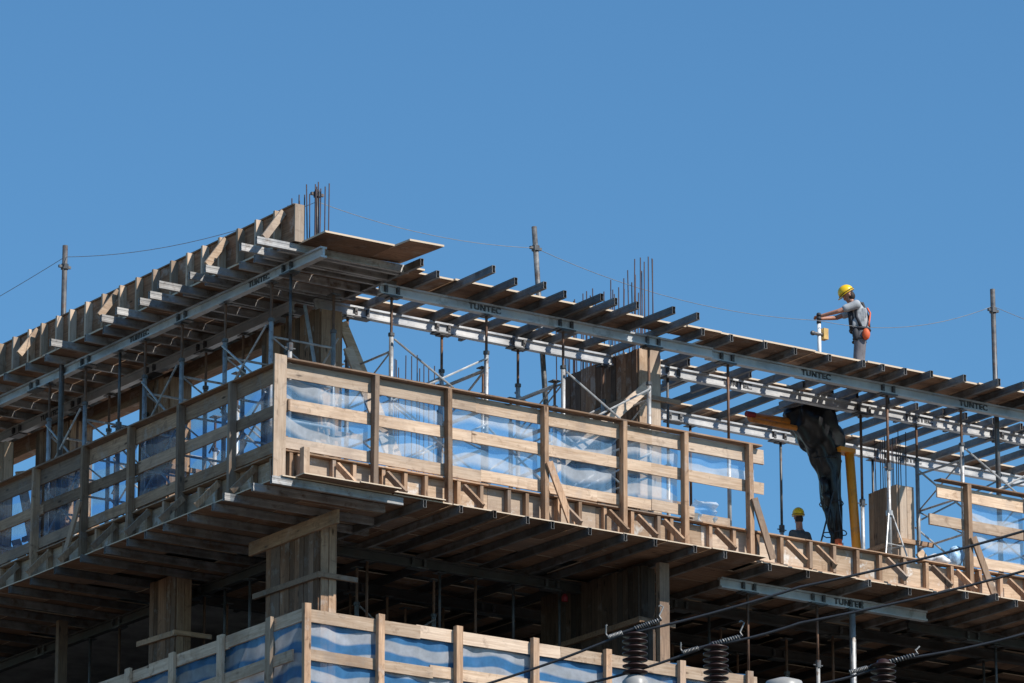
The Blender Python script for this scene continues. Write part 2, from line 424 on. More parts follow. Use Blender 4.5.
def tower(x0, x1, y0, y1, zb, zt, label, cross='x', mat=None):
    """braced shoring tower on four legs"""
    t = thing('shoring_tower', label, 'shoring tower', (x0, y0, zb), 0, 'braced shoring towers under the roof formwork')
    W = x1 - x0; D = y1 - y0; L = zt - zb
    for a in (0, W):
        for b in (0, D):
            m = MB().tube((a, b, .02), (a, b, L * .80), .042, n=10)
            l = m.build('leg', STEEL, t, smooth=True)
            MB().tube((a, b, L * .8), (a, b, L), .026, n=8).build('jack_screw', RUST, l)
            MB().box(a - .09, a + .09, b - .09, b + .09, L - .02, L - .002).build('head_plate', DARKS, l)
            MB().box(a - .09, a + .09, b - .09, b + .09, 0, .015).build('base_plate', DARKS, l)
            MB().tube((a, b, L * .80 - .03), (a, b, L * .8 + .03), .06, n=8).build('collar', DARKS, l)
    M_ = mat or STEEL
    def P(u, v, z): return (u, v, z) if cross == 'x' else (v, u, z)
    A, B = (W, D) if cross == 'x' else (D, W)
    for b in (0, B):                        # crossed braces along the face
        s_ = -.06 if b == 0 else .06
        for zz in (.30, 1.55):
            if zz + 1.15 > L: continue
            MB().tube(P(0, b + s_, zz), P(A, b + s_, zz + 1.15), .02, n=6).build('brace', M_, t)
            MB().tube(P(0, b + s_ * 1.7, zz + 1.15), P(A, b + s_ * 1.7, zz), .02, n=6).build('brace', M_, t)
    for a in (0, A):                        # ladder frames across
        for zz in (.25, 1.0, 1.75, 2.5):
            MB().tube(P(a, 0, zz), P(a, B, zz), .022, n=6).build('rung', M_, t)
        MB().tube(P(a, 0, 1.0), P(a, B, 1.75), .017, n=6).build('brace', M_, t)
        MB().tube(P(a, 0, 2.5), P(a, B, 1.75), .017, n=6).build('brace', M_, t)
    return t

def ply(x0, x1, y0, y1, z, label, group, ax=0, th=None, name='plywood_sheet', tilt=0.0):
    th = th or (.034 if z > 26 else .021)
    o = MB().box(-(x1 - x0) / 2, (x1 - x0) / 2, -(y1 - y0) / 2, (y1 - y0) / 2, 0, th).build(name, wood('ply', ax), None, ((x0 + x1) / 2, (y0 + y1) / 2, z), tilt)
    return tag(o, label, 'plywood', group)

def decking(spans, y0, y1, z, base, group, along='x'):
    """a run of sheets with open joints"""
    for i, (a, b) in enumerate(spans):
        lab = base % ORD[min(i, len(ORD) - 1)]
        if along == 'x': ply(a, b - .012, y0 + random.uniform(-.03, .03), y1, z + random.uniform(0, .006), lab, group, 0)
        else: ply(y0, y1, a, b - .012, z + random.uniform(0, .006), lab, group, 0)
def cuts(a, b, step):
    r = []; x = a
    while x < b - .3:
        e = min(b, x + step * random.choice((.8, 1, 1, 1.2))); r.append((x, e)); x = e
    return r

# ================================================================= working level: soffit formwork at z 24.12
Z0 = 24.12; ZJ = Z0 - .14; ZB = ZJ - .2
G = 'joists under the lower deck'
# deck sheets; ragged edges, gaps further in
decking(cuts(2.35, 10.75, 1.25), -.45, .75, Z0, '%s soffit sheet along the right edge of the lower deck', 'soffit sheets of the lower deck')
decking(cuts(10.75, 15.0, 1.25), -.10, .75, Z0, '%s narrow soffit sheet along the set back right deck edge', 'soffit sheets of the lower deck')
decking(cuts(15.0, 25.0, 1.25), -.45, .75, Z0, '%s soffit sheet at the far right end of the lower deck edge', 'soffit sheets of the lower deck')
decking(cuts(2.35, 25, 1.1), .78, 1.75, Z0 + .004, '%s soffit sheet in the second row behind the right deck edge', 'soffit sheets of the lower deck')
decking([(a, b - random.choice((0, .25, .4))) for a, b in cuts(2.35, 25, 1.0)], 1.78, 2.9, Z0 + .004, '%s soffit sheet in the gappy third row behind the right deck edge', 'soffit sheets of the lower deck')
decking([(a, b - random.choice((0, .3, .45))) for a, b in cuts(3.2, 25, 1.0)], 3.1, 4.4, Z0 + .004, '%s soffit sheet in the fourth row under the dark interior', 'soffit sheets of the lower deck')
decking([(a, b - random.choice((0, .3, .45))) for a, b in cuts(3.2, 25, 1.1)], 4.7, 6.2, Z0 + .004, '%s soffit sheet in the fifth row deep in the dark interior', 'soffit sheets of the lower deck')
decking([(a, b - random.choice((0, .3))) for a, b in cuts(3.2, 25, 1.2)], 6.5, 8.6, Z0 + .004, '%s soffit sheet in the sixth row deep in the dark interior', 'soffit sheets of the lower deck')
decking(cuts(-.45, 17, 1.25), .02, 1.2, Z0 + .002, '%s soffit sheet along the shaded left edge of the lower deck', 'soffit sheets of the lower deck', 'y')
decking([(a, b - random.choice((0, .0, .35))) for a, b in cuts(-.42, 17, 1.1)], 1.22, 2.32, Z0 + .006, '%s soffit sheet in the second row behind the shaded left edge', 'soffit sheets of the lower deck', 'y')
decking([(a, b - random.choice((0, .25, .4))) for a, b in cuts(3.0, 17, 1.1)], 2.34, 3.15, Z0 + .006, '%s soffit sheet in the third row behind the shaded left edge', 'soffit sheets of the lower deck', 'y')
for a_, b_, y_, w_ in ((.3, 1.5, -.72, 'nearest the corner post'), (1.45, 2.3, -.76, 'jutting out under the second bay'), (2.28, 3.4, -.52, 'stepped above the first joists')):
    ply(a_, b_, y_, .1, Z0 + .03 + .004 * a_, 'overhanging sheet at the right deck edge ' + w_, 'soffit sheets of the lower deck')
# joists under the right face run inwards
XS = [2.98, 3.73, 4.43, 5.16, 5.74, 6.56, 7.35, 8.04, 8.93, 9.65, 10.91, 11.84, 13.24, 14.3, 15.38, 15.95, 16.6, 17.4, 18.1, 18.8]
YT = [-.48, -.52, -.56, -.54, -.49, -.5, -.5, -.48, -.5, -.46, -.16, -.12, -.21, -.1, -.49, -.7, -.5, -.5, -.5, -.5]
for i, (x, y) in enumerate(zip(XS, YT)):
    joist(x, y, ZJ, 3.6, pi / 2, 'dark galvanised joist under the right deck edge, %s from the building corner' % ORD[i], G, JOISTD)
# joists under the left face
YL = [(-.38, -.17), (.25, -.17), (1.12, -.23), (1.85, -.02), (2.73, 0), (3.6, 0), (4.3, .02), (4.95, .02), (5.69, -.03), (6.5, -.08), (7.59, -.02), (8.59, .02), (9.41, .01), (10.3, 0), (11.1, 0), (12, 0), (13, 0), (14, 0)]
for i, (y, x) in enumerate(YL):
    joist(x, y, ZJ, 2.75 if i < 2 else 3.3, 0, 'joist under the shaded left deck edge, %s from the building corner' % ORD[i], G, JOIST if i < 5 else JOISTD)
# deeper joists between inner beams
for i, x in enumerate([3.4 + 1.05 * k for k in range(16)]):
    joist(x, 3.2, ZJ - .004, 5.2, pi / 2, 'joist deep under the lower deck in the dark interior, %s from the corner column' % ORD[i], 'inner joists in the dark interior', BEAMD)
# main beams below
main_beam(10.45, .8, ZB, 4.95, 0, 'bright aluminium beam with black lettering under the lower deck by the high voltage insulators', (3.05,), (.65, 2.3, 3.2))
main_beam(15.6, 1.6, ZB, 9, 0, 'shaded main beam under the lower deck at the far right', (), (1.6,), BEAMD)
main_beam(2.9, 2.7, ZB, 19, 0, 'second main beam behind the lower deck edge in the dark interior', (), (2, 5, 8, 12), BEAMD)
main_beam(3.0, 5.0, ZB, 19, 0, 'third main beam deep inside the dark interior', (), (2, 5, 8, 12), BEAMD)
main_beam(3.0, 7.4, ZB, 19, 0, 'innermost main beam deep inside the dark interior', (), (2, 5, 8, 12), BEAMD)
main_beam(2.75, 16, ZB, 11.8, -pi / 2, 'inner main beam behind the left row of columns under the lower deck', (), (3, 6, 9), BEAMD)
# props in the dark storey
PG = 'steel props in the dark storey under the lower deck'
FL = 20.3
lowp = [(3.8, 2.7, 'beside the corner column'), (5.4, 2.7, 'second right of the corner column'), (6.2, 2.7, 'third right of the corner column'),
        (8.1, 2.7, 'with a red cap left of the shuttered wall column'), (11.1, .8, 'under the left end of the lettered beam'), (12.75, .8, 'under the black lettering of the lower beam'),
        (17.8, 1.6, 'at the far right under the lower deck'), (7.05, 2.7, 'in the dark left of the red capped prop'),
        (2.75, 11.1, 'nearest the frame edge under the left deck'), (2.75, 9.95, 'beside the timber post under the left deck'), (2.75, 6.75, 'left of the shuttered column under the left deck'),
        (2.75, 8.6, 'behind the left shuttered column'), (2.75, 6.0, 'between the two left columns in the dark'), (2.75, 5.1, 'just left of the corner column in the dark'),
        (4.9, 5.0, 'deep in the dark behind the striped tarp'), (7.0, 5.0, 'deep in the dark near the wall column'), (6.0, 7.4, 'farthest back in the dark storey'),
        (11.6, 2.7, 'in shade behind the right insulator'), (14.6, 2.7, 'in shade behind the lettered beam'), (18.4, 2.7, 'in shade at the far right corner')]
for x, y, w in lowp:
    prop(x, y, FL, ZB - .026, 'steel prop in the dark storey, ' + w, PG, random.uniform(.5, .68))
tag(MB().tube((0, 0, 0), (0, 0, ZB - FL - .027), .062, n=12).build('steel_post', STEEL, None, (13.6, .8, FL), 0, True), 'thick pale steel post under the right half of the lettered lower beam', 'post')
tag(MB().box(-.11, .11, -.06, .06, 0, ZJ - FL - .02).build('timber_post', wood('grey', 2), None, (8.87, .45, FL)), 'pale timber post just right of the left brown insulator', 'post')
tag(MB().box(-.1, .1, -.06, .06, 0, ZJ - FL - .002).build('timber_post', wood('grey', 2), None, (2.0, 10.9, FL)), 'dark timber post under the shaded left deck', 'post')
tag(MB().lathe([(.06, 0), (.065, .08), (.03, .14)], n=10).build('cap', RED, None, (8.1, 2.52, ZB - .24)), 'small red plastic cap by the top of a prop in the dark storey', 'cap')

# ================================================================= shuttered columns
def shutter(x, y, a, b, z0, z1, label, collars=(), braces=(), mat='shutter', fresh=False):
    """column box of vertical boards with timber yokes"""
    t = thing('column_shuttering', label, 'column form', (x, y, z0), 0, 'timber column forms')
    H = z1 - z0
    for side in range(2):
        m = MB()
        if side == 0:                       # left long face, boards along y
            n = max(2, round(b / .17)); w = b / n
            for k in range(n): m.box(-.03 - random.uniform(0, .012), 0, k * w + .004, (k + 1) * w - .004, 0, H - random.uniform(0, .05))
            m.build('side_boards', wood(mat, 2), t)
        else:
            n = max(2, round(a / .2)); w = a / n
            for k in range(n): m.box(k * w + .004, (k + 1) * w - .004, -.03 - random.uniform(0, .012), 0, 0, H - random.uniform(0, .05))
            m.build('front_boards', wood('fresh' if fresh else mat if mat == 'shade_dark' else 'lumber', 2), t)
    MB().box(.002, a + .03, .002, b + .03, 0, H - .08).build('core', wood('grey', 2), t)
    for zc in collars:
        m = MB()
        m.bar((-.07, -.10, zc), (-.07, b + .35, zc + random.uniform(-.05, .05)), .06, .10)
        m.bar((-.101, -.075, zc + .012), (a + .42, -.075, zc + random.uniform(-.03, .05)), .06, .09)
        m.build('yoke', wood('lumber', 0), t)
    for p, q in braces:
        MB().bar(p, q, .05, .19, (0, 1, 0)).build('raker', wood('fresh', 0), t)
    return t
shutter(2.05, 1.6, .44, 2.0, SLAB, 28.06, 'big timber column form under the roof corner behind the corner railing', (1.05,), (((.55, -.06, 2.75), (1.75, -.2, .1)),))
shutter(8.92, 1.25, .5, 2.35, SLAB, 28.34, 'long weathered wall form with bright end boards below the tall rebar row', (2.75, .75), (((.12, -.14, 2.95), (-2.2, -.3, .9)),), fresh=True)
shutter(15.52, 1.7, .36, .9, SLAB, 26.75, 'short new column form with open top and rebar rising from it', (.95,), (((.45, -.05, .8), (1.05, -.1, .05)),), 'lumber', True)
shutter(22.4, 1.5, .6, 1.6, SLAB, 28.3, 'column form at the far right edge of the photo', (1.0,))
shutter(2.05, 7.0, .45, 1.1, SLAB, 28.06, 'slim timber column form under the left wing of the roof', (1.6,))
shutter(2.05, 10.9, .5, 1.3, SLAB, 28.06, 'dark column form behind the tall pole at the left', (1.3,))
shutter(.72, 11.9, .62, 1.2, SLAB, 27.7, 'sunlit column form at the far left edge of the photo', (.9,), (((.75, -.08, 2.5), (1.25, -.1, .4)), ((.7, -.08, 1.1), (1.1, -.2, .05))), 'fresh', True)
shutter(1.72, 1.0, .32, 1.8, FL, Z0 - .145, 'boarded corner column in the lower storey behind the striped tarp', (2.55,))
shutter(8.6, .8, .32, 3.2, FL, Z0 - .145, 'long dark boarded wall in the lower storey behind the insulators', (1.5, 2.6), (), 'shade_dark')
shutter(2.05, 6.6, .3, .95, FL, Z0 - .02, 'boarded column under the shaded left deck', (2.6,))
tag(MB().bar((0, -.5, 0), (0, 2.5, .0), .06, .25, (1, 0, 0)).build('header_board', wood('lumber', 1), None, (1.66, .82, 23.80)), 'thick board across the top of the lower corner column', 'board')
tag(MB().bar((0, 0, 0), (2.6, 0, .25), .1, .24, (0, 1, 0)).build('loose_board', wood('grey', 0), None, (1.2, 11.6, 21.3)), 'grey board leaning low in the dark storey at the bottom left', 'board')

# ================================================================= edge forms of the slab and the guard rails
def edge_form(label, loc, rz, u0, u1, studs, braces, splits=(), mirror=1):
    """outer slab edge form: local x along the edge, local -y outwards"""
    t = thing('edge_form', label, 'edge form', loc, rz, 'slab edge forms')
    cs = [u0] + sorted(splits) + [u1]
    for a, b in zip(cs[:-1], cs[1:]):
        MB().box(a + .004, b - .004, .085, .115, Z0 + .03, 24.70 + random.uniform(-.02, .02)).build('edge_board', wood('form', 0), t)
    for a, b in zip(cs[:-1], cs[1:]):
        MB().box(a - .05, b - .06, -.05, .16, 24.715 + random.uniform(0, .01), 24.745).build('top_ledge', wood('lumber', 0), t)
    MB().box(u0, u1, -.02, .085, Z0 + .026, Z0 + .075).build('bottom_rail', wood('lumber', 0), t)
    for u in studs:
        MB().box(u - .035, u + .035, -.03 + random.uniform(-.02, .02), .083, Z0 + .078, 24.71).build('stud', wood('lumber', 2), t)
    for u in braces:
        MB().bar((u, -.045, 24.62), (u + .16 * mirror, -.42, Z0 + .07), .06, .11, (1, 0, 0)).build('brace', wood('lumber', 2), t)
    return t
sr = [.45, .62, 1.35, 1.79, 2.4, 2.87, 3.3, 4.0, 4.5, 5.1, 5.5, 6.2, 6.66, 7.25, 7.85, 8.45, 8.75, 9.65, 10.2, 10.75, 11.3, 11.98, 12.55, 13.11, 13.67, 14.25, 14.8, 15.4, 16.1, 16.65, 17.3, 17.9, 18.6]
edge_form('sunlit right slab edge form with studs, diagonal braces and concrete splashes', (0, 0, 0), 0, .3, 24.5, sr, [1.4, 2.45, 4.1, 6.25, 7.3, 7.95, 8.55, 9.75, 11.4, 12.1, 13.8, 14.9, 15.5, 16.8], (2.3, 4.7, 7.1, 9.5, 11.9, 14.2, 16.6, 19))
edge_form('shaded left slab edge form under the railing', (.37, 0, 0), -pi / 2, -17, -.1, [-.5 - .62 * k for k in range(26)], [-1.0 - 1.24 * k for k in range(13)], (-15, -12.5, -10, -7.5, -5, -2.5), -1)

def guard(label, loc, rz, posts, rails, zs, kick, cap=True, kind='fresh', top=26.37, bot=None, pw=.09, pd=.14, cat='railing', u0=None, u1=None, capends=None, pk='lumber'):
    t = thing('guard_railing', label, cat, loc, rz, 'timber guard railings')
    for u in posts:
        o = MB().box(-pw / 2, pw / 2, -pd, 0, 0, top - (bot or Z0 + .08), .006).build('post', wood(pk, 2), t, (u, 0, bot or Z0 + .08))
        o.rotation_euler = (0, random.uniform(-.008, .008), 0)
    for zi, (za, zb) in enumerate(zs):
        ends = rails[zi]
        for a, b in zip(ends[:-1], ends[1:]):
            dz = random.uniform(-.015, .015); th = random.uniform(.0, .012)
            o = MB().box(0, b - a + random.uniform(.0, .12), .002 + th, .042 + th, 0, zb - za + random.uniform(-.01, .01), .005).build('rail', wood(kind, 0), t, (a, 0, za + dz))
            o.rotation_euler = (random.uniform(-.03, .03), random.uniform(-.006, .006), random.uniform(-.003, .003))
    if cap:
        for a, b in zip(capends[:-1], capends[1:]):
            MB().box(a, b - .005, -.12, .10, top + .002 + random.uniform(0, .008), top + .034, .004).build('cap_board', wood('grey', 0), t)
    for u, du in kick:
        MB().bar((u + .02, -pd - .03, top - 1.05), (u + du, -pd - .06, Z0 + .07), .045, .14, (0, 1, 0)).build('kicker', wood(pk, 2), t)
    return t
ZR = [(24.79, 25.0), (25.47, 25.68), (26.06, 26.34)]
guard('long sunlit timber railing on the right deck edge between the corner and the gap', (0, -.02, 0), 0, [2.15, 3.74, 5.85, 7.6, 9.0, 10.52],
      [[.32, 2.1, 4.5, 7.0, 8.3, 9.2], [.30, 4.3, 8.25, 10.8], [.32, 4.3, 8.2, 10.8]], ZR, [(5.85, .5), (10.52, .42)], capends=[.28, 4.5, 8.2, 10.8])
guard('short sunlit timber railing right of the gap by the short column form', (0, -.02, 0), 0, [15.8, 17.35, 19.0, 20.6],
      [[15.9, 19, 22], [14.9, 18.6, 22], [15.1, 18.7, 22]], ZR, [(15.8, .5)], capends=[15.1, 18.8, 22])
guard('shaded timber railing along the left deck edge', (.36, 0, 0), -pi / 2, [-1.75, -3.55, -5.35, -7.1, -9.0, -10.8, -12.6, -14.4],
      [[-16, -11, -7.2, -3.6, -.05], [-16, -12, -8.9, -5.2, -1.8, -.05], [-16, -11.2, -7.3, -3.5, -.05]], ZR, [(-7.1, -.55), (-12.6, -.5)], kind='lumber', capends=[-16, -9.2, -4.6, -.02], pk='lumber')  # darker wood than the right rails, standing in for shade on the boards
tag(MB().box(-.125, .125, -.05, 0, 0, 2.27, .006).build('corner_post', wood('fresh', 2), None, (.14, -.10, Z0 + .04)), 'bright wide board post at the building corner of the upper railing', 'post')
tag(MB().box(-.06, .06, -.14, 0, 0, .62).build('stub_post', wood('fresh', 2), None, (.62, -.14, Z0 + .04)), 'short bright stub post beside the corner post', 'post')

def film_sheet(label, group, u0, u1, z0, z1, loc, rz, mat, amp=.10, seed=0, name='plastic_sheet', wav=.014, slope=0.0):
    rnd = random.Random(seed); nu = max(8, int((u1 - u0) / .08)); nz = 18
    V = []; UV = []
    p1, p2, p3 = (rnd.uniform(0, 6.28) for _ in range(3)); sgn = rnd.choice((-1, 1))
    off = rnd.uniform(0, 1)
    for j in range(nz + 1):
        for i in range(nu + 1):
            s = i / nu; h = j / nz; u = u0 + s * (u1 - u0)
            edge = min(1, 4 * h * (1 - h) + .15)
            y = .07 + edge * wav * (sin(7 * u + p1 + 3 * h) + .6 * sin(13 * u + p2 - 7 * h) + .4 * sin(23 * h + 3 * u + p3))
            zz = z0 + h * (z1 - z0) - (.05 * 4 * s * (1 - s) * h if j == nz else 0)
            V.append((u, y, zz))
            UV.append((u, zz + sgn * amp * (4 * s * (1 - s)) + .035 * sin(3.1 * u + p2) + .015 * sin(9 * u + p1) + off + slope * s))
    F = [(j * (nu + 1) + i, j * (nu + 1) + i + 1, (j + 1) * (nu + 1) + i + 1, (j + 1) * (nu + 1) + i) for j in range(nz) for i in range(nu)]
    m = MB(); m.add(V, F); o = m.build(name, mat, None, loc, rz, True)
    uvl = o.data.uv_layers.new(name='UVMap')
    for lp in o.data.loops: uvl.data[lp.index].uv = UV[lp.vertex_index]
    return tag(o, label, 'plastic sheet', group)
FG = 'clear striped plastic sheets in the railing bays'
bays = [(.34, 2.1, 'first bay of the right railing at the corner'), (2.2, 3.7, 'second bay of the right railing'), (3.8, 5.8, 'third bay of the right railing'),
        (5.9, 7.55, 'fourth bay of the right railing'), (7.65, 8.95, 'fifth bay of the right railing')]
for i, (a, b, w) in enumerate(bays):
    film_sheet('clear wavy plastic sheet in the ' + w, FG, a, b, 24.85, 26.3, (0, 0, 0), 0, FILM, .17, i + 3)
film_sheet('torn clear plastic sheet hanging from the top rail before the gap', FG, 9.05, 10.75, 25.55, 26.3, (0, 0, 0), 0, FILM, .1, 21)
film_sheet('clear plastic sheet with white waves in the railing bay right of the gap', FG, 15.9, 17.3, 24.85, 26.3, (0, 0, 0), 0, FILM, .12, 33)
film_sheet('clear plastic sheet with white waves at the right edge of the photo', FG, 17.4, 18.95, 24.85, 26.3, (0, 0, 0), 0, FILM, .12, 35)
for i, (a, b, w) in enumerate([(-1.72, -.1, 'next to the corner post'), (-3.5, -1.8, 'second from the corner'), (-5.3, -3.6, 'third from the corner'), (-7.05, -5.4, 'fourth from the corner'), (-8.95, -7.15, 'fifth from the corner'), (-10.75, -9.05, 'leftmost in the photo')]):
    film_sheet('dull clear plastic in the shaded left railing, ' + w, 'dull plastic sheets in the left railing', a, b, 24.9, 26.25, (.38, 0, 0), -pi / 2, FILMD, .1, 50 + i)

# bunched plastic bags on the ledge
def bag(name, label, loc, r, mat, seed, cat='plastic bag'):
    rnd = random.Random(seed); m = MB(); n, k = 18, 12
    V = []; F = []
    ph = [rnd.uniform(0, 6.28) for _ in range(6)]
    for i in range(k + 1):
        a = pi * i / k - pi / 2
        for j in range(n):
            t = 2 * pi * j / n
            q = 1 + .16 * sin(3 * t + ph[0] + 2 * a) + .12 * sin(5 * t + ph[1] - 4 * a) + .08 * sin(9 * t + 6 * a + ph[2])
            V.append((r[0] * q * cos(a) * cos(t), r[1] * q * cos(a) * sin(t), r[2] * (1 + .1 * sin(4 * t + ph[3])) * sin(a) + r[2]))
    for i in range(k):
        for j in range(n): F.append((i * n + j, i * n + (j + 1) % n, (i + 1) * n + (j + 1) % n, (i + 1) * n + j))
    m.add(V, F); return tag(m.build(name, mat, None, loc, 0, True), label, cat)
PALEBLUE = plain('pale_blue_plastic', (.36, .55, .76), .35, 0, .35, 9, .5, .3)
PALE = plain('pale_plastic', (.66, .67, .68), .5, 0, .3, 9, .4, .3)
film_sheet('pale blue plastic scrap curling on the ledge in the last bay before the gap', None, 9.35, 9.85, 24.74, 25.2, (0, 0, 0), 0, FILM, .2, 71, 'plastic_scrap', .10)
bag('plastic_bag', 'white sack lying on the slab edge left of the right hand railing', (15.25, .2, 24.73), (.27, .18, .12), PALE, 2)
bag('plastic_bag', 'pale blue plastic bunched against the first post right of the gap', (15.62, .1, 24.76), (.17, .1, .2), PALEBLUE, 3)
tag(MB().bar((0, 0, 0), (.75, .1, .1), .08, .15).bar((.1, -.1, .12), (.6, .2, .16), .08, .12).build('board_offcuts', wood('fresh', 0), None, (1.0, .35, 24.93)), 'pile of short board offcuts behind the first plastic sheet', 'boards')
tag(MB().bar((0, 0, 0), (.9, .05, .02), .1, .18).build('loose_board', wood('fresh', 0), None, (9.3, .12, 24.83)), 'pale board lying on the ledge beside the torn plastic', 'board')
tag(MB().box(0, 1.0, 0, .3, 0, .2).build('timber_crate', wood('fresh', 0), None, (11.35, .5, 24.63)), 'pale timber box on the slab left of the worker in the gap', 'crate')

# ================================================================= roof formwork
RB = 28.16; RJ = 28.362; RP = RJ + .14
# main beams
main_beam(2.65, .57, RB, 7.5, 0, 'front roof beam with black lettering between the corner and the wall form', (2.3,), (.25, 4.1, 6.1))
main_beam(10.1, .66, RB, 12, 0, 'front roof beam below the standing worker, right of the wall form', (2.6, 6.5), (.45, 4.35))
main_beam(2.2, 2.06, RB, 6.7, 0, 'second roof beam striped by sunlight left of the wall form', (), (1.0, 2.8, 4.5))
main_beam(9.95, 2.06, RB, 12, 0, 'second roof beam striped by sunlight right of the wall form', (1.9, 6.4), (.35, 5.0, 8.4))
main_beam(11.2, 4.6, RB, 10, 0, 'rear roof beam behind the black wrapped boom', (6.9,), (1.0, 3.6, 6.2))
main_beam(.63, 17, RB, 17.75, -pi / 2, 'front roof beam with lettering along the shaded left wing', (11.3, 15.6), (5.6, 7.3, 9.3, 12.9, 16.6))
main_beam(1.95, 17, RB, 14.6, -pi / 2, 'second roof beam along the shaded left wing', (5.5,), (4.2, 6.6, 9.5, 11.4))
tag(MB().box(-.12, .12, 0, 12, 0, .36).build('timber_beam_form', wood('shutter', 1), None, (2.55, 3.65, 27.98)), 'deep timber beam form joining the column forms of the left wing', 'beam form')
tag(MB().box(-.03, .03, 0, 8, 0, .13).build('timber_waler', wood('lumber', 1), None, (2.38, 3.8, 27.96)), 'thin timber strip along the foot of the left beam form', 'timber strip')
# joists right of the corner (they run inwards)
G = 'joists of the roof formwork'
rj = [(2.71, -.76), (3.35, -.31), (4.01, -1.14), (4.76, -.75), (5.34, -.84), (5.96, -.59), (6.63, -.81), (7.0, -.74), (7.47, -.77), (8.21, -.89), (8.81, -.83), (9.5, -.05)]
for i, (x, y) in enumerate(rj):
    joist(x, y, RJ, 3.45, pi / 2, 'roof joist sticking out of the right roof edge, %s right of the corner sheets' % ORD[i], G, JOISTD)
rj2 = [(10.19, -.02), (11.01, 0), (11.72, .0), (12.55, .0), (13.33, -.06), (13.81, -.05), (14.33, -.08), (14.87, -.22), (15.58, -.36), (16.31, -.52), (16.85, -.63), (17.6, -.5), (18.3, -.5), (19.0, -.5), (19.7, -.4), (20.4, -.4)]
for i, (x, y) in enumerate(rj2):
    joist(x, y, RJ, 3.3, pi / 2, 'open roof joist right of the wall form, %s along the front beam' % ORD[i], G, JOISTD)
for i, x in enumerate([10.5 + .69 * k + random.uniform(-.08, .08) for k in range(16)]):
    joist(x, 1.75, RJ - .002, 3.5, pi / 2, 'rear roof joist against the sky, %s right of the wall form' % ORD[i], 'rear joists of the roof formwork', JOISTD)
# joists of the left wing
lj = [(-.2, -.44, 3.2), (.3, -.46, 3.2), (.75, .11, 3), (1.24, .1, 3), (1.78, -.31, 3.2), (2.3, -.33, 3.2), (3.1, -.51, 3.2), (3.75, -.32, 3.2), (4.22, -.26, 3.2), (4.98, -.31, 3.2), (5.55, -.31, 3.2), (6.2, .12, 3), (6.85, .1, 3),
      (7.49, -.3, 3.2), (8.45, .13, 3), (9.19, .12, 3), (10.06, .12, 3), (10.8, -.2, 3), (11.6, .1, 3), (12.4, .1, 3), (13.2, .1, 3), (14, .1, 3)]
for i, (y, x, L) in enumerate(lj):
    joist(x, y, RJ, L, 0, 'pale ended joist under the left wing of the roof, %s from the corner' % ORD[i], G)
for i, (y, x) in enumerate([(-.05, .11), (.45, .12), (1.9, .07), (2.45, .11), (3.25, .12)]):
    joist(x, y, RJ, 2.6, 0, 'shorter doubled joist under the roof corner, %s from the corner' % ORD[i], G)
# plywood of the roof
SG = 'roof formwork sheets'
decking(cuts(2.7, 8.4, 1.25), .05, 1.15, RP, '%s front roof sheet between the corner and the wall form', SG)
decking([(8.4, 9.2), (9.2, 10.0)], .05, .62, RP, '%s narrow front roof sheet above the bright end of the wall form', SG)
decking(cuts(10.0, 22.0, 1.25), .05, 1.3, RP, '%s front roof sheet right of the wall form', SG)
decking(cuts(2.9, 9.0, 1.25), 1.93, 2.5, RP, '%s sheet over the second roof beam left of the wall form', SG)
decking(cuts(9.3, 22.0, 1.25), 2.24, 2.85, RP, '%s sheet over the second roof beam right of the wall form', SG)
decking(cuts(10.6, 22.0, 1.25), 4.5, 5.1, RP, '%s sheet over the rear roof beam', SG)
ply(13.0, 16.0, 1.31, 1.72, RP, 'plank strip under the feet of the standing worker', SG)
decking(cuts(-.1, 17, 1.22), .18, 1.6, RP, '%s outer roof sheet of the left wing', SG, 'y')
decking(cuts(-.1, 17, 1.22), 1.62, 3.0, RP, '%s inner roof sheet of the left wing', SG, 'y')
ply(.44, 1.9, -1.1, -.14, RP, 'overhanging sheet at the roof corner beside the lit end board', SG)
for o in [ply(1.93, 2.68, -1.5, -.12, RP + .03, 'askew overhanging sheet at the roof corner jutting toward the street', SG)]: o.rotation_euler = (.02, -.03, radians(2))
decking(cuts(1.0, 3.2, 1.2), -.1, .8, RP + .006, '%s sheet under the corner overhang', SG)
for i, (y, x, L) in enumerate([(-.62, .5, 2.0)]):
    pass
# upstand form along the left roof edge
up = thing('parapet_form', 'tall boarded upstand form with wedge studs along the left roof edge', 'edge form', (.3, 0, RP + .03))
MB().box(0, .03, -.3, 18, 0, .66).build('outer_board', wood('shutter', 1), up)
MB().box(.11, .14, -.3, 18, 0, .64).build('inner_board', wood('shutter', 1), up)
MB().box(-.02, .17, -.335, -.302, -.02, .68).build('end_board', wood('fresh', 2), up)
MB().box(-.03, .06, -.3, 18, .662, .69).build('top_strip', wood('grey', 1), up)
y = .15
while y < 15:
    MB().box(-.145, -.002, y, y + .06, 0, .655).build('stud', wood('fresh', 2), up); y += .58 + random.uniform(-.08, .08)
for yy in (.02, 2.0, 5.9, 9.0, 12):
    MB().bar((-.05, yy, .60), (-.5, yy - .1, .02), .05, .13, (0, 1, 0)).build('brace', wood('fresh', 0), up)

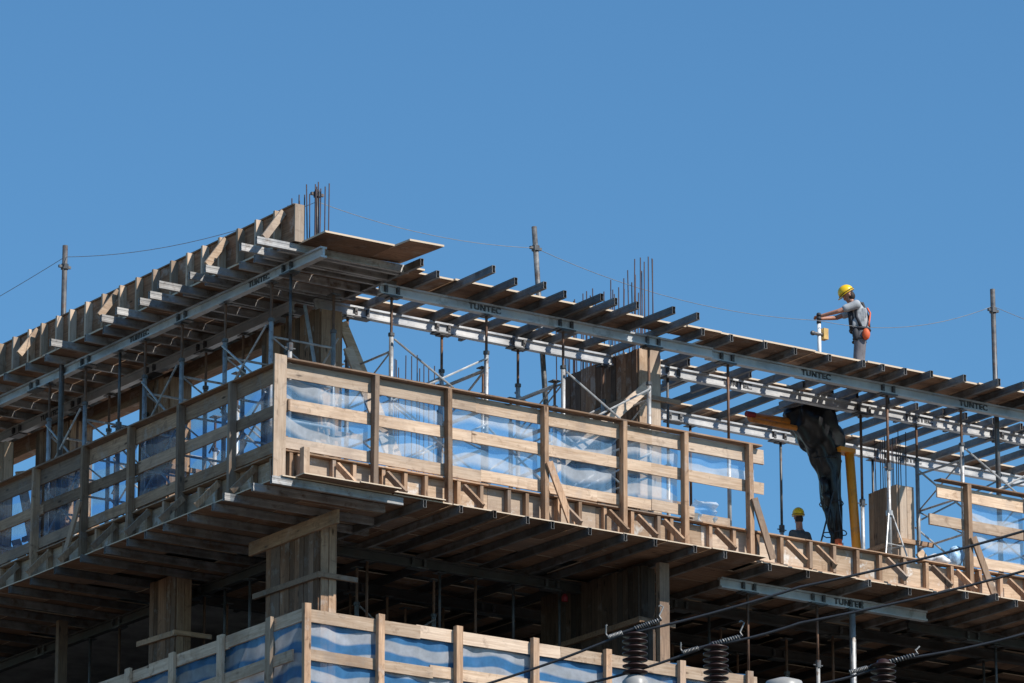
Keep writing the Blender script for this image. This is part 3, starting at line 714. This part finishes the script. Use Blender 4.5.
# ================================================================= shoring under the roof
ZT = RB - .027
tower(2.92, 5.0, .57, 2.06, SLAB, ZT, 'shoring tower with crossed braces right of the corner column form')
tower(6.72, 8.68, .57, 2.06, SLAB, ZT, 'shoring tower with crossed braces in front of the wall form')
tower(16.3, 18.4, .66, 2.06, SLAB, ZT, 'shoring tower with crossed white braces behind the right hand railing')
tower(.63, 1.95, 4.15, 5.5, SLAB, ZT, 'shoring tower left of the corner railing under the shaded wing', 'y')
tower(.63, 1.95, 7.75, 9.15, SLAB, ZT, 'shoring tower by the tall pole under the shaded wing', 'y')
tower(2.95, 4.2, 4.4, 6.0, SLAB, 28.0, 'shoring tower behind the timber beam form of the left wing', 'y')
tower(2.95, 4.2, 8.9, 10.6, SLAB, 28.0, 'farther shoring tower behind the left wing', 'y')
tower(.63, 1.95, 1.0, 2.6, SLAB, ZT, 'shoring tower just left of the corner column form', 'y')
tower(5.05, 6.65, .75, 2.2, SLAB, 27.2, 'lower linking scaffold between the two centre towers')
tower(13.0, 14.6, 2.4, 4.5, SLAB, 26.6, 'low scaffold frame behind the slab edge left of the boom') if False else None
tower(19.2, 21.0, .66, 2.06, SLAB, ZT, 'shoring tower at the right edge of the photo')
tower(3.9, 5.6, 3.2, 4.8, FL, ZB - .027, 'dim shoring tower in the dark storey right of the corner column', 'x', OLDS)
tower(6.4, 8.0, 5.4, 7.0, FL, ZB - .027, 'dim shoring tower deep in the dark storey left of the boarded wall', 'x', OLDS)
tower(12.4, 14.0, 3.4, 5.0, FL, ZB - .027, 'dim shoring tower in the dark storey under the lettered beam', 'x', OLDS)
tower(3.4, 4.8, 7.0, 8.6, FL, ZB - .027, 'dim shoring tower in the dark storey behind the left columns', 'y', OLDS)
RG = 'steel props under the roof formwork'
for x, y, w, lo in [(10.6, .66, 'right of the wall form', .55), (14.45, .66, 'standing before the short column form', .6), (10.2, 2.06, 'just behind the wall form end', .5),
                    (14.9, 2.06, 'beside the black wrapped boom', .5), (14.85, 4.6, 'alone against the sky left of the boom', .5), (.63, .35, 'at the roof corner in front of the column form', .62),
                    (.63, 6.45, 'in front of the left wing between the towers', .6), (1.95, 10.4, 'far left behind the railing', .6), (.63, 11.3, 'leftmost in the shaded wing', .6),
                    (3.3, 3.0, 'behind the corner tower', .6), (12.6, 4.6, 'behind the right end of the long railing', .5), (17.2, 4.6, 'farthest right against the sky', .5)]:
    prop(x, y, SLAB, ZT, 'steel prop under the roof formwork, ' + w, RG, lo)
# diagonal strut in front of the corner column form
tag(MB().tube((0, 0, 0), (.75, .1, -3.2), .035, n=8).build('strut', STEEL, None, (1.55, 1.35, 27.95), 0, True), 'grey steel strut leaning across the corner column form', 'strut')
tag(MB().bar((0, 0, 0), (1.6, -.05, -3.2), .05, .2, (0, 1, 0)).build('raker_board', wood('fresh', 0), None, (2.6, 1.75, 27.9)), 'wide sunlit board leaning down to the right of the corner column form', 'board')
# white tripod that holds the prop before the short column form
tp = thing('prop_tripod', 'pale folding tripod holding the prop before the short column form', 'tripod', (14.45, .66, SLAB))
for a in (-2.5, -.5, 1.2):
    MB().tube((.05 * cos(a), .05 * sin(a), 1.15), (.42 * cos(a), .42 * sin(a), .02), .017, n=6).build('leg', STEEL, tp)
for a, b in ((-2.5, -.5), (-.5, 1.2), (1.2, -2.5)):
    MB().tube((.25 * cos(a), .25 * sin(a), .5), (.25 * cos(b), .25 * sin(b), .5), .012, n=6).build('stay', STEEL, tp)
MB().tube((0, 0, 1.1), (0, 0, 1.2), .07, n=10).build('collar', STEEL, tp)

# ================================================================= tall poles with the safety line
def pole(x, y, zb, zt, label, tilt=(0, 0), r=.055):
    t = thing('scaffold_pole', label, 'pole', (x, y, zb), 0, 'tall safety line poles')
    MB().tube((0, 0, 0), (tilt[0], tilt[1], zt - zb), r, n=10).build('tube', DARKS if x != 7.72 else OLDS, t, smooth=True)
    a = Vector((tilt[0], tilt[1], zt - zb)) * .93
    MB().tube(a - Vector((0, 0, .05)), a + Vector((0, 0, .05)), r * 1.5, n=8).bar(a + Vector((-.13, 0, 0)), a + Vector((.13, 0, 0)), .05, .05).build('clamp', DARKS, t)
    return t
pole(.55, 8.55, SLAB, 30.78, 'tall dark pole rising above the shaded left roof edge', (0, 0), .052)
pole(7.72, 2.3, SLAB, 30.72, 'leaning pole rising behind the middle of the right roof edge', (-.46, .0), .052)
pole(17.5, 1.0, SLAB, 30.9, 'tall pole rising above the roof at the right', (-.02, 0), .052)
pole(1.02, .12, RP, 29.72, 'short pole with a clamp among the rebar at the roof corner', (0, 0), .045)
def sag(p, q, s_, n=14):
    p = Vector(p); q = Vector(q)
    return [p.lerp(q, i / n) - Vector((0, 0, 4 * s_ * (i / n) * (1 - i / n))) for i in range(n + 1)]
ln = sag((.55, 19, 30.35), (.55, 8.55, 30.55), .12) + sag((.55, 8.55, 30.55), (1.02, .12, 29.5), .25)[1:] + sag((1.02, .12, 29.5), (7.29, 2.3, 30.3), .18)[1:] + sag((7.29, 2.3, 30.3), (13.47, 1.5, 29.7), .30)[1:] + sag((13.47, 1.5, 29.7), (17.48, 1.0, 30.55), .28)[1:] + sag((17.48, 1.0, 30.55), (23, 1.0, 30.3), .2)[1:]
tag(MB().path(ln, .006, 5).build('safety_line', ROPE), 'thin safety line strung from pole to pole above the roof', 'rope')

# ================================================================= reinforcement
def rebar(label, loc, bars, r=.0115):
    t = thing('rebar_cluster', label, 'rebar', loc, 0, 'reinforcing bars rising from columns')
    for x, y, z0, z1 in bars:
        MB().tube((x, y, z0), (x + random.uniform(-.03, .03), y + random.uniform(-.03, .03), z1), r, n=6).build('bar', REBAR, t)
    return t
rebar('tall row of dark rebar rising above the wall form in the middle', (8.95, 1.3, 28.2),
      [(random.choice((.05, .4)), .05 + 2.7 * k / 24 + random.uniform(-.03, .03), 0, 1.95 - .012 * k + random.uniform(-.25, .12)) for k in range(25)] + [(random.uniform(.02, .42), random.uniform(.3, 2.8), 0, 1.55 + random.uniform(-.3, .1)) for k in range(14)] + [(.1 + .1 * k, .05, 0, 2.0 + random.uniform(-.1, .05)) for k in range(4)])
rebar('bundle of rebar rising behind the lit end board at the roof corner', (.72, .0, RP),
      [(.02, .5, 0, 1.1), (.05, .35, 0, 1.15), (.0, .62, 0, 1.0), (.08, .2, 0, 1.12), (.14, .1, 0, 1.1), (.2, .0, 0, 1.28), (.26, -.05, 0, 1.2), (.40, -.12, 0, 1.3), (.03, .28, 0, 1.0), (.24, .06, 0, 1.25), (.17, -.02, 0, 1.18), (.12, .14, 0, 1.3), (.33, -.1, 0, 1.22), (.28, .02, 0, 1.34), (.1, 1.1, 0, .8), (.1, 1.5, 0, .75), (.06, .9, 0, .85), (.1, 2.3, 0, .72)])
rebar('few short rebar tips above the left upstand form', (.8, 5.2, RP), [(0, 0, 0, .86), (.05, .25, 0, .9), (0, .55, 0, .82), (.1, .4, 0, .95)])
rebar('rebar rising from the open top of the short column form', (15.56, 1.75, 26.5),
      [(.05 + .24 * (k % 2), .05 + .78 * k / 11, 0, 1.3 + random.uniform(-.1, .1)) for k in range(12)], .010)
rebar('distant rebar seen through the shoring right of the corner', (7.3, 7.0, SLAB), [(.09 * k, random.uniform(0, .4), 0, 4.75 + random.uniform(-.25, .15)) for k in range(10)])
rebar('distant rebar seen behind the left railing', (3.4, 13.0, SLAB), [(.1 * k, random.uniform(0, .4), 0, 3.0 + random.uniform(-.2, .2)) for k in range(6)])

# ================================================================= boom wrapped in black plastic
bm_ = thing('concrete_boom', 'orange placing boom wrapped in black plastic hanging under the open roof joists', 'boom', (14.93, 3.0, SLAB))
MB().tube((.38, -.3, 0), (.17, -.3, 2.98), .095, n=14).build('column_tube', ORPAINT, bm_, smooth=True)
MB().box(-.12, .26, -.4, -.1, 2.9, 2.99).build('bracket', ORPAINT, bm_)
MB().tube((-1.95, .15, 3.44), (-.7, .1, 3.46), .085, n=12).tube((-2.1, -.06, 3.31), (-.7, -.06, 3.30), .055, n=10).build('arm', BROWNP, bm_)
MB().tube((-2.2, -.08, 3.40), (-2.0, -.08, 3.40), .06, n=10).build('hose_end', RED, bm_)
def draped(rows, seed, n=72):
    rnd = random.Random(seed); ph = [rnd.uniform(0, 6.28) for _ in range(8)]
    V = []; F = []
    R_ = []
    for a, b in zip(rows[:-1], rows[1:]):
        for k in range(9): R_.append(tuple(p + (q - p) * k / 9 for p, q in zip(a, b)))
    R_.append(rows[-1])
    for i, (x, y, z, rx, ry) in enumerate(R_):
        for j in range(n):
            t = 2 * pi * j / n
            w = i / 2.25; q = 1 + .10 * sin(3 * t + ph[0] + w * .35) + .09 * sin(5 * t + ph[1] - w * .5) + .07 * abs(sin(4 * t + ph[2] + w * .35)) + .05 * abs(sin(6.5 * t + ph[3] - w * .15 + .3 * sin(w * .5))) + .012 * abs(sin(13 * t + ph[5] + w * .2)) - .07
            V.append((x + rx * q * cos(t), y + ry * q * sin(t), z + .04 * sin(4 * t + ph[4] + w)))
    m = len(R_)
    for i in range(m - 1):
        for j in range(n): F.append((i * n + j, i * n + (j + 1) % n, (i + 1) * n + (j + 1) % n, (i + 1) * n + j))
    F.append(tuple(range(n))); F.append(tuple((m - 1) * n + j for j in range(n)))
    return MB().add(V, F)
draped([(-.5, 0, 3.92, .08, .08), (-.52, 0, 3.86, .36, .3), (-.5, 0, 3.65, .56, .38), (-.44, 0, 3.35, .56, .38), (-.32, 0, 3.05, .45, .32), (-.2, 0, 2.85, .31, .25), (-.10, 0, 2.45, .23, .2), (-.06, 0, 2.0, .2, .17), (.0, 0, 1.55, .16, .14), (.04, 0, 1.2, .11, .1), (.06, 0, .98, .07, .07)], 5).build('plastic_wrap', BAG, bm_, smooth=True)
for k, (x_, zt_, L_, w_) in enumerate(((-.36, 2.35, .5, .10), (-.26, 1.75, .5, .08), (-.20, 1.35, .4, .06), (-.30, 2.05, .3, .12))):
    MB().path([(x_, -.12, zt_), (x_ + .03, -.16, zt_ - L_ * .35), (x_ + .02, -.13, zt_ - L_ * .7), (x_ + .06, -.17, zt_ - L_)], [w_ * .9, w_ * .7, w_ * .5, w_ * .08], 6).build('torn_strip', BAG, bm_, smooth=True)
for zz in (2.78, 1.9, 1.3):
    MB().path([(-.17 + .12 * (2.78 - zz) + (.32 if zz > 2.5 else .21) * cos(t), .27 * sin(t), zz + .02 * sin(3 * t)) for t in [2 * pi * j / 16 for j in range(17)]], .012, 5).build('tie_cord', STRAP, bm_)
MB().bar((-.10, -.25, .85), (-.10, -.25, 1.12), .1, .1).build('fitting', ORANGE, bm_)
MB().path([(-.2, -.25, 2.1), (-.4, -.28, 1.5), (-.65, -.3, .75), (-.8, -.35, .0)], .018, 6).build('hose', CABLE, bm_)
MB().tube((.08, -.1, 0), (.08, -.1, 1.1), .05, n=8).build('support_post', STEEL, bm_)

# ================================================================= people
def flesh(name, m, mat, parent, voxel=.014, smooth=6):
    """overlapping volumes fused into one continuous skin (metres)"""
    me = bpy.data.meshes.new(name); me.from_pydata([tuple(p) for p in m.v], [], m.f); me.update()
    bm = bmesh.new(); bm.from_mesh(me); bmesh.ops.recalc_face_normals(bm, faces=bm.faces); bm.to_mesh(me); bm.free()
    o = bpy.data.objects.new(name, me); col.objects.link(o)
    r = o.modifiers.new('fuse', 'REMESH'); r.mode = 'VOXEL'; r.voxel_size = voxel; r.use_smooth_shade = True
    s_ = o.modifiers.new('soft', 'SMOOTH'); s_.factor = .5; s_.iterations = smooth
    bpy.context.view_layer.update()
    me2 = bpy.data.meshes.new_from_object(o.evaluated_get(bpy.context.evaluated_depsgraph_get()))
    bpy.data.objects.remove(o); me2.materials.clear(); me2.materials.append(mat); me2.name = name
    for p in me2.polygons: p.use_smooth = True
    o = bpy.data.objects.new(name, me2); col.objects.link(o); o.parent = parent
    return o
def chain(m, pts, rs, n=12):
    """tapered limb with rounded joints"""
    m.path(pts, rs, n)
    for p, r in zip(pts, rs): m.ell(p, (r, r, r), 10, 8)
def hand(m, w, d, upv, s=1.0, curl=.6):
    """palm and five bent fingers at wrist w pointing along d; upv is the back of the hand"""
    d = Vector(d).normalized(); b = Vector(upv); b = (b - d * b.dot(d)).normalized(); side = d.cross(b); w = Vector(w)
    R = Matrix((d, side, b)).transposed()
    m.ell(w + d * .05, (.052, .042, .017), 12, 8, R)
    for k, (off, L) in enumerate(((-.032, .062), (-.011, .074), (.011, .070), (.031, .054))):
        p0 = w + d * .075 + side * off; p1 = p0 + (d * cos(curl * .5) - b * sin(curl * .5)) * L * .5
        p2 = p1 + (d * cos(curl * 1.6) - b * sin(curl * 1.6)) * L * .35; p3 = p2 + (d * cos(curl * 2.6) - b * sin(curl * 2.6)) * L * .28
        chain(m, [p0, p1, p2, p3], [.0095, .009, .008, .007], 8)
    t0 = w + d * .025 - side * .035; t1 = t0 - side * .03 + d * .025 - b * .012; t2 = t1 + d * .03 - b * .018 + side * .006
    chain(m, [t0, t1, t2], [.013, .011, .009], 8)
def head(m, c, fwd, s=1.0):
    """skull, jaw, nose, lips, ears and sockets; c = centre"""
    f = Vector(fwd).normalized(); l = Vector((0, 0, 1)).cross(f).normalized(); u = f.cross(l); c = Vector(c)
    R = Matrix((f, l, u)).transposed()
    m.ell(c + u * .02, (.098, .078, .105), 16, 12, R); m.ell(c + f * .025 - u * .06, (.068, .058, .062), 14, 10, R)
    m.ell(c + f * .098 - u * .018, (.018, .014, .026), 8, 6, R); m.ell(c + f * .085 - u * .062, (.012, .024, .010), 8, 6, R)
    m.ell(c + f * .075 - u * .098, (.022, .024, .018), 8, 6, R)
    for s_ in (-1, 1):
        m.ell(c + l * (.082 * s_) - f * .005 - u * .012, (.02, .008, .032), 8, 6, R); m.ell(c + l * (.033 * s_) + f * .086 + u * .022, (.012, .02, .008), 8, 6, R)
    return R
def helmet(c, fwd, parent, s=1.0):
    f = Vector(fwd).normalized(); l = Vector((0, 0, 1)).cross(f).normalized(); u = f.cross(l); R = Matrix((f, l, u)).transposed(); c = Vector(c) + u * .055
    V = []; F = []; n, k = 24, 8
    for i in range(k + 1):
        a = pi / 2 * i / k
        for j in range(n):
            t = 2 * pi * j / n; rid = 1 + .02 * (abs(sin(t)) < .25)
            V.append(c + R @ Vector((.145 * cos(a) * cos(t) * rid, .118 * cos(a) * sin(t), .150 * sin(a) ** .85 * rid)))
    for i in range(k):
        for j in range(n): F.append((i * n + j, i * n + (j + 1) % n, (i + 1) * n + (j + 1) % n, (i + 1) * n + j))
    o = len(V)                               # brim with a peak at the front
    for ring in range(2):
        for j in range(n):
            t = 2 * pi * j / n; e = (.145, .118) if ring == 0 else (.152 + .045 * max(0, cos(t)) ** 2, .124)
            V.append(c + R @ Vector((e[0] * cos(t), e[1] * sin(t), -.004 - .012 * ring)))
    for j in range(n): F.append((o + j, o + (j + 1) % n, o + n + (j + 1) % n, o + n + j))
    m = MB().add([v / K for v in V], F)
    h = m.build('helmet', YEL, parent, smooth=True)
    md = h.modifiers.new('thick', 'SOLIDIFY'); md.thickness = .006
    b = MB()
    pts = [c + R @ Vector((.15 * cos(t), .122 * sin(t), .006)) for t in [2 * pi * j / 20 for j in range(21)]]
    b.path([p / K for p in pts], .006, 6).build('helmet_band', STRAP, h)
    return h
def blob(name, m, mat, parent): # metres -> mesh without fusing
    me = bpy.data.meshes.new(name); me.from_pydata([tuple(p) for p in m.v], [], m.f); me.update(); me.materials.append(mat)
    for p in me.polygons: p.use_smooth = True
    o = bpy.data.objects.new(name, me); col.objects.link(o); o.parent = parent; return o

# worker on the roof: local +x is where he faces (to the photo's left), +y his left side (toward the street), metres
FACE = atan2(.563, -.826)
P1 = thing('person', 'worker in grey t-shirt and yellow helmet on the roof reaching for a white post', 'person', (14.50, 1.50, RP + .025), FACE)
b = MB()
hd = Vector((.20, .0, 1.635)); fw = Vector((.82, .05, -.57))
chain(b, [(.0, .0, .96), (.0, 0, 1.12), (.04, 0, 1.29), (.09, 0, 1.42)], [.135, .13, .145, .12], 14)
chain(b, [(.08, -.17, 1.42), (.08, .17, 1.42)], [.072, .072]); chain(b, [(.08, 0, 1.41), (.15, 0, 1.53), (.20, 0, 1.60)], [.075, .058, .055])
head(b, hd, fw)
for s_, ft in ((1, .06), (-1, -.10)):
    chain(b, [(.0, .085 * s_, .93), (.04 + ft * .3, .10 * s_, .50), (ft, .10 * s_, .10)], [.088, .058, .042])
    chain(b, [(ft - .06, .10 * s_, .05), (ft + .14, .11 * s_, .035)], [.045, .034])
HT = Vector((.835, .10, 1.27))               # top of the post
chain(b, [(.09, .19, 1.41), (.40, .23, 1.28), (.68, .15, 1.225)], [.055, .042, .030]); hand(b, (.69, .15, 1.225), (.13, -.035, -.005), (0, 0, 1), 1, .55)
chain(b, [(.09, -.19, 1.41), (.40, -.15, 1.28), (.67, .0, 1.215)], [.055, .042, .030]); hand(b, (.68, .005, 1.215), (.13, .06, .0), (0, 0, 1), 1, .5)
flesh('body', b, SKIN, P1, .0085, 3)
c = MB()
chain(c, [(.0, .0, .98), (.0, 0, 1.12), (.04, 0, 1.29), (.08, 0, 1.41)], [.150, .148, .162, .135], 14)
chain(c, [(.08, -.18, 1.42), (.08, .18, 1.42)], [.085, .085]); chain(c, [(.09, .19, 1.41), (.27, .22, 1.335)], [.078, .07]); chain(c, [(.09, -.19, 1.41), (.27, -.17, 1.335)], [.078, .07])
for k in range(7): c.ell((.13 - .035 * k, .13, 1.08 + .035 * k), (.03, .05, .09 + .02 * (k % 3)), 8, 6)
flesh('shirt', c, SHIRT, P1, .013, 4)
c = MB()
for s_, ft in ((1, .06), (-1, -.10)):
    chain(c, [(.0, .075 * s_, .95), (.04 + ft * .3, .11 * s_, .50), (ft, .12 * s_, .09)], [.115, .088, .08])
c.ell((0, 0, .97), (.15, .17, .10)); flesh('trousers', c, PANTS, P1, .013, 4)
c = MB()
for s_, ft in ((1, .06), (-1, -.10)): chain(c, [(ft - .07, .10 * s_, .055), (ft + .16, .11 * s_, .045)], [.058, .046])
flesh('boots', c, STRAP, P1, .012, 2)
helmet(hd, fw, P1)
c = MB(); c.ell(hd + Vector((-.045, 0, -.01)), (.075, .083, .09), 12, 8); blob('hair', c, HAIR, P1)
c = MB()
pts = [(.165 * cos(t) + .01, .185 * sin(t), 1.0) for t in [2 * pi * k / 20 for k in range(21)]]
c.path(pts, .03, 6); c.path([(.0, .165, 1.02), (.08, .175, 1.2), (.10, .14, 1.50), (-.04, .06, 1.48), (-.13, .02, 1.25), (-.15, 0, 1.05)], .027, 6)
c.path([(.0, -.165, 1.02), (.08, -.175, 1.2), (.10, -.14, 1.50), (-.04, -.06, 1.48), (-.13, -.02, 1.25)], .027, 6)
c.path([(.15, .10, 1.0), (.17, .11, 1.2), (.19, .09, 1.38)], .05, 6)
for s_ in (-1, 1): c.path([(.115 * cos(t) + .02, .095 * s_ + .10 * sin(t), .82) for t in [2 * pi * k / 14 for k in range(15)]], .018, 6)
blob('harness', c, STRAP, P1)
c = MB(); c.ell((-.08, .20, .88), (.07, .05, .105), 12, 8); blob('tool_pouch', c, ORANGE, P1)
c = MB(); c.ell((.10, .19, .88), (.06, .05, .11), 10, 8); blob('belt_bag', c, STRAP, P1)
c = MB(); c.path([(-.12, .03, 1.40), (-.17, .05, 1.3), (-.15, .10, 1.16), (-.13, .15, 1.04)], .016, 6); blob('lanyard', c, ORANGE, P1)
# white post he is fixing, with a clamp box
wp = thing('white_post', 'white post with dark top and small tan box held by the roof worker', 'post', (13.56, 1.62, RP + .025))
MB().tube((0, 0, 0), (0, 0, 1.15), .038, n=12).build('tube', WHITE, wp, smooth=True)
m = MB()
for k in range(3): m.tube((0, 0, 1.155 + .075 * k), (0, 0, 1.205 + .075 * k), .046, n=12)
m.tube((0, 0, 1.15), (0, 0, 1.37), .036, n=10); m.build('dark_top', STRAP, wp, smooth=True)
MB().box(.06, .17, -.08, .06, .84, 1.06).build('tan_box', TAN, wp)
MB().tube((-.17, -.02, 0.93), (.07, -.02, 0.93), .035, n=8).ell((-.17, -.02, 0.93), (.06, .05, .05), 8, 6).build('clamp', DARKS, wp)

# worker on the slab, seen over the slab edge form from behind
P2 = thing('person', 'worker with yellow helmet and dark shirt seen from behind over the slab edge', 'person', (14.53, 3.6, SLAB), atan2(.55, .83) + .9)
b = MB(); hd = Vector((.05, 0, 1.66)); fw = Vector((.98, -.25, .12))
chain(b, [(0, 0, .95), (0, 0, 1.15), (0, 0, 1.25), (0, 0, 1.34)], [.14, .13, .145, .11], 14); chain(b, [(0, -.16, 1.33), (0, .16, 1.33)], [.065, .065]); chain(b, [(0, 0, 1.32), (.03, 0, 1.60)], [.072, .066])
head(b, hd, fw)
for s_ in (1, -1):
    chain(b, [(0, .09 * s_, .92), (.03, .10 * s_, .5), (0, .1 * s_, .1)], [.088, .058, .042]); chain(b, [(-.05, .1 * s_, .05), (.15, .11 * s_, .035)], [.045, .034])
    chain(b, [(0, .18 * s_, 1.33), (-.02, .24 * s_, 1.08), (.16, .22 * s_, .98)], [.052, .042, .03]); hand(b, (.17, .22 * s_, .975), (.14, -.02 * s_, -.03), (0, .6 * s_, .8))
flesh('body', b, SKIN, P2, .0085, 3)
c = MB(); chain(c, [(0, 0, .93), (0, 0, 1.15), (0, 0, 1.25), (0, 0, 1.33)], [.155, .15, .16, .115], 14); chain(c, [(0, -.15, 1.31), (0, .15, 1.31)], [.08, .08])
for s_ in (1, -1): chain(c, [(0, .17 * s_, 1.32), (-.015, .225 * s_, 1.15)], [.073, .062])
flesh('shirt', c, SHIRTD, P2, .013, 4)
c = MB()
for s_ in (1, -1): chain(c, [(0, .08 * s_, .94), (.03, .10 * s_, .5), (0, .1 * s_, .09)], [.115, .085, .075])
flesh('trousers', c, PANTS, P2, .013, 4)
c = MB()
for s_ in (1, -1): chain(c, [(-.06, .1 * s_, .055), (.17, .11 * s_, .045)], [.056, .046])
flesh('boots', c, STRAP, P2, .012, 2); P2.scale = (.9, .9, .905)
helmet(hd, fw, P2)
c = MB(); c.ell(hd + Vector((-.032, .0, -.03)), (.078, .083, .105), 12, 8); blob('hair', c, HAIR, P2)

# ================================================================= lower guard rail with striped tarp
LG = [(20.95, 21.16), (21.62, 21.84)]
guard('sunlit lower railing with blue striped tarp right of its corner', (0, -.36, 0), 0, [.58, 2.1, 3.75, 5.4, 7.0, 8.65, 10.2], [[.55, 3.2, 6.4, 10.3], [.55, 2.9, 6.0, 10.3]], LG, [], False, 'fresh', 21.92, 20.32, .13, .1)
guard('shaded lower railing with blue striped tarp left of its corner', (.55, 0, 0), -pi / 2, [-.75, -2.4, -4.1, -5.7, -7.3], [[-8, -4, -.1], [-8, -5, -2.3, .3]], LG, [], False, 'fresh', 21.88, 20.32, .18, .06, pk='fresh')
TG = 'blue striped tarps on the lower railing'
for i, (a, b2, w) in enumerate([(.6, 2.1, 'nearest the corner'), (2.1, 3.75, 'second from the corner'), (3.75, 5.4, 'third from the corner'), (5.4, 7.0, 'fourth from the corner'), (7.0, 8.65, 'behind the left insulator'), (8.65, 10.3, 'beside the right insulator')]):
    film_sheet('blue and white striped tarp on the sunlit lower railing, ' + w, TG, a, b2, 20.35, 21.86 if i < 4 else 21.9, (0, -.36, 0), 0, TARP, .07, 80 + i, 'striped_tarp', .02)
for i, (a, b2, w) in enumerate([(-.75, .25, 'nearest the corner'), (-2.4, -.75, 'second from the corner'), (-4.1, -2.4, 'third from the corner'), (-6.5, -4.1, 'farthest from the corner')]):
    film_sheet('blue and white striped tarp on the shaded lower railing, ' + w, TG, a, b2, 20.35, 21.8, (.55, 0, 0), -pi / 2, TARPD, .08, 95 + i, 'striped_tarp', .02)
for i, u in enumerate((8.6, 8.75)):
    pass

# ================================================================= utility pole, insulators and cables in the street
UP = thing('utility_pole', 'concrete utility pole top with crossarm at the bottom edge of the photo', 'utility pole', (-20.578, -41.665, 0))
MB().lathe([(.24, 0), (.155, 10.27), (.145, 10.33), (.05, 10.36)], n=20).build('pole', POT, UP, smooth=True)
ca = Vector((-21.55, -41.0, 0)) - Vector((-20.578, -41.665, 0)); cb = Vector((-19.9, -42.1, 0)) - Vector((-20.578, -41.665, 0))
dd = (cb - ca).normalized()
MB().bar(ca - dd * .3 + Vector((0, 0, 9.98)), cb + dd * .3 + Vector((0, 0, 9.82)), .12, .12).build('crossarm', STEEL, UP)
def insulator(x, y, zt, n, label):
    t = thing('insulator', label, 'insulator', (x, y, zt - .66), 0, 'high voltage insulators in the foreground')
    MB().lathe([(.05, -.06), (.09, .0), (.115, .06), (.125, .16), (.118, .24), (.07, .285)], n=20).build('base', POT, t, smooth=True)
    prof = [(.05, .28)]
    for k in range(n):
        z = .30 + k * (.35 / n); h = .35 / n
        prof += [(.055, z), (.115, z + h * .18), (.117, z + h * .34), (.06, z + h * .72)]
    prof += [(.055, .655), (.03, .665)]
    MB().lathe(prof, n=24).build('shed_stack', PORC, t, smooth=True)
    return t
ins = [(-21.597, -41.05, 10.74, 'left brown ribbed insulator in front of the striped tarp'), (-21.048, -41.39, 10.645, 'middle brown ribbed insulator left of the thin steel prop'),
       (-19.949, -42.145, 10.50, 'right brown ribbed insulator cut off by the bottom edge')]
for x, y, z, l in ins: insulator(x, y, z, 7, l).scale = (.88, .88, 1.0)
def cable(pts, r, label):
    P_ = []
    for a, b in zip(pts[:-1], pts[1:]): P_ += sag(a, b, .02, 8)[(1 if P_ else 0):]
    return tag(MB().path(P_, r, 8).build('power_cable', CABLE, None, smooth=True), label, 'cable', 'black power cables across the street')
def ext(p, q, s): p = Vector(p); q = Vector(q); return tuple(q + (q - p) * s)
c1 = [(-22.63, -40.256, 10.28), (-21.716, -41.012, 10.685), (-20.589, -41.908, 11.058), (-19.183, -43.018, 11.487)]
c2 = [(-23.0, -39.86, 9.99), (-21.859, -40.782, 10.323), (-21.127, -41.381, 10.607), (-20.543, -41.841, 10.783), (-19.132, -42.944, 11.181)]
c3 = [(-21.6, -40.8, 9.95), (-20.309, -41.837, 10.323), (-19.849, -42.211, 10.505), (-19.053, -42.827, 10.699)]
for c_, l in ((c1, 'upper black power cable crossing in front of the right deck edge'), (c2, 'middle black power cable crossing in front of the lettered lower beam'), (c3, 'lowest black power cable at the bottom right')):
    cc = [ext(c_[1], c_[0], 6)] + c_ + [ext(c_[-2], c_[-1], 6)]
    cable(cc, .0108, l)
def arc_rod(p, q, h1, h2, label):
    """wrapped conductor across an insulator head with arcing horns"""
    t = thing('conductor_grip', label, 'conductor', p, 0, 'wrapped conductor grips on the insulators')
    d = Vector(q) - Vector(p)
    MB().tube((0, 0, 0), d, .012, n=8).build('rod', CABLE, t)
    m = MB(); n = 90; a = d.orthogonal().normalized(); b = d.normalized().cross(a)
    for rng in ((0.0, .26), (.5, .95)):
        m.path([d * (rng[0] + (rng[1] - rng[0]) * k / n) + (a * cos(k * .75) + b * sin(k * .75)) * .016 for k in range(n + 1)], .005, 5)
    m.build('spiral_wrap', OLDS, t)
    for base, hh, s_ in ((Vector((0, 0, 0)), h1, -1), (d, h2, 1)):
        if hh: MB().path([base, base + Vector((-.015, .01, .03)), base + Vector((.0, 0, .05)) + Vector((.02 * s_, 0, hh * .35)), base + Vector((-.01, .005, hh * .72)), base + Vector((-.02, .01, hh * .66))], .0065, 6).build('horn', OLDS, t)
    return t
arc_rod((-21.79, -40.955, 10.672), (-21.46, -41.225, 10.81), .14, .16, 'spiral wrapped conductor with horns on the left insulator')
arc_rod((-21.278, -41.262, 10.556), (-20.905, -41.556, 10.685), .09, .17, 'spiral wrapped conductor with horns on the middle insulator')
arc_rod((-20.15, -41.97, 10.405), (-19.725, -42.312, 10.545), .0, .05, 'spiral wrapped conductor on the right insulator')
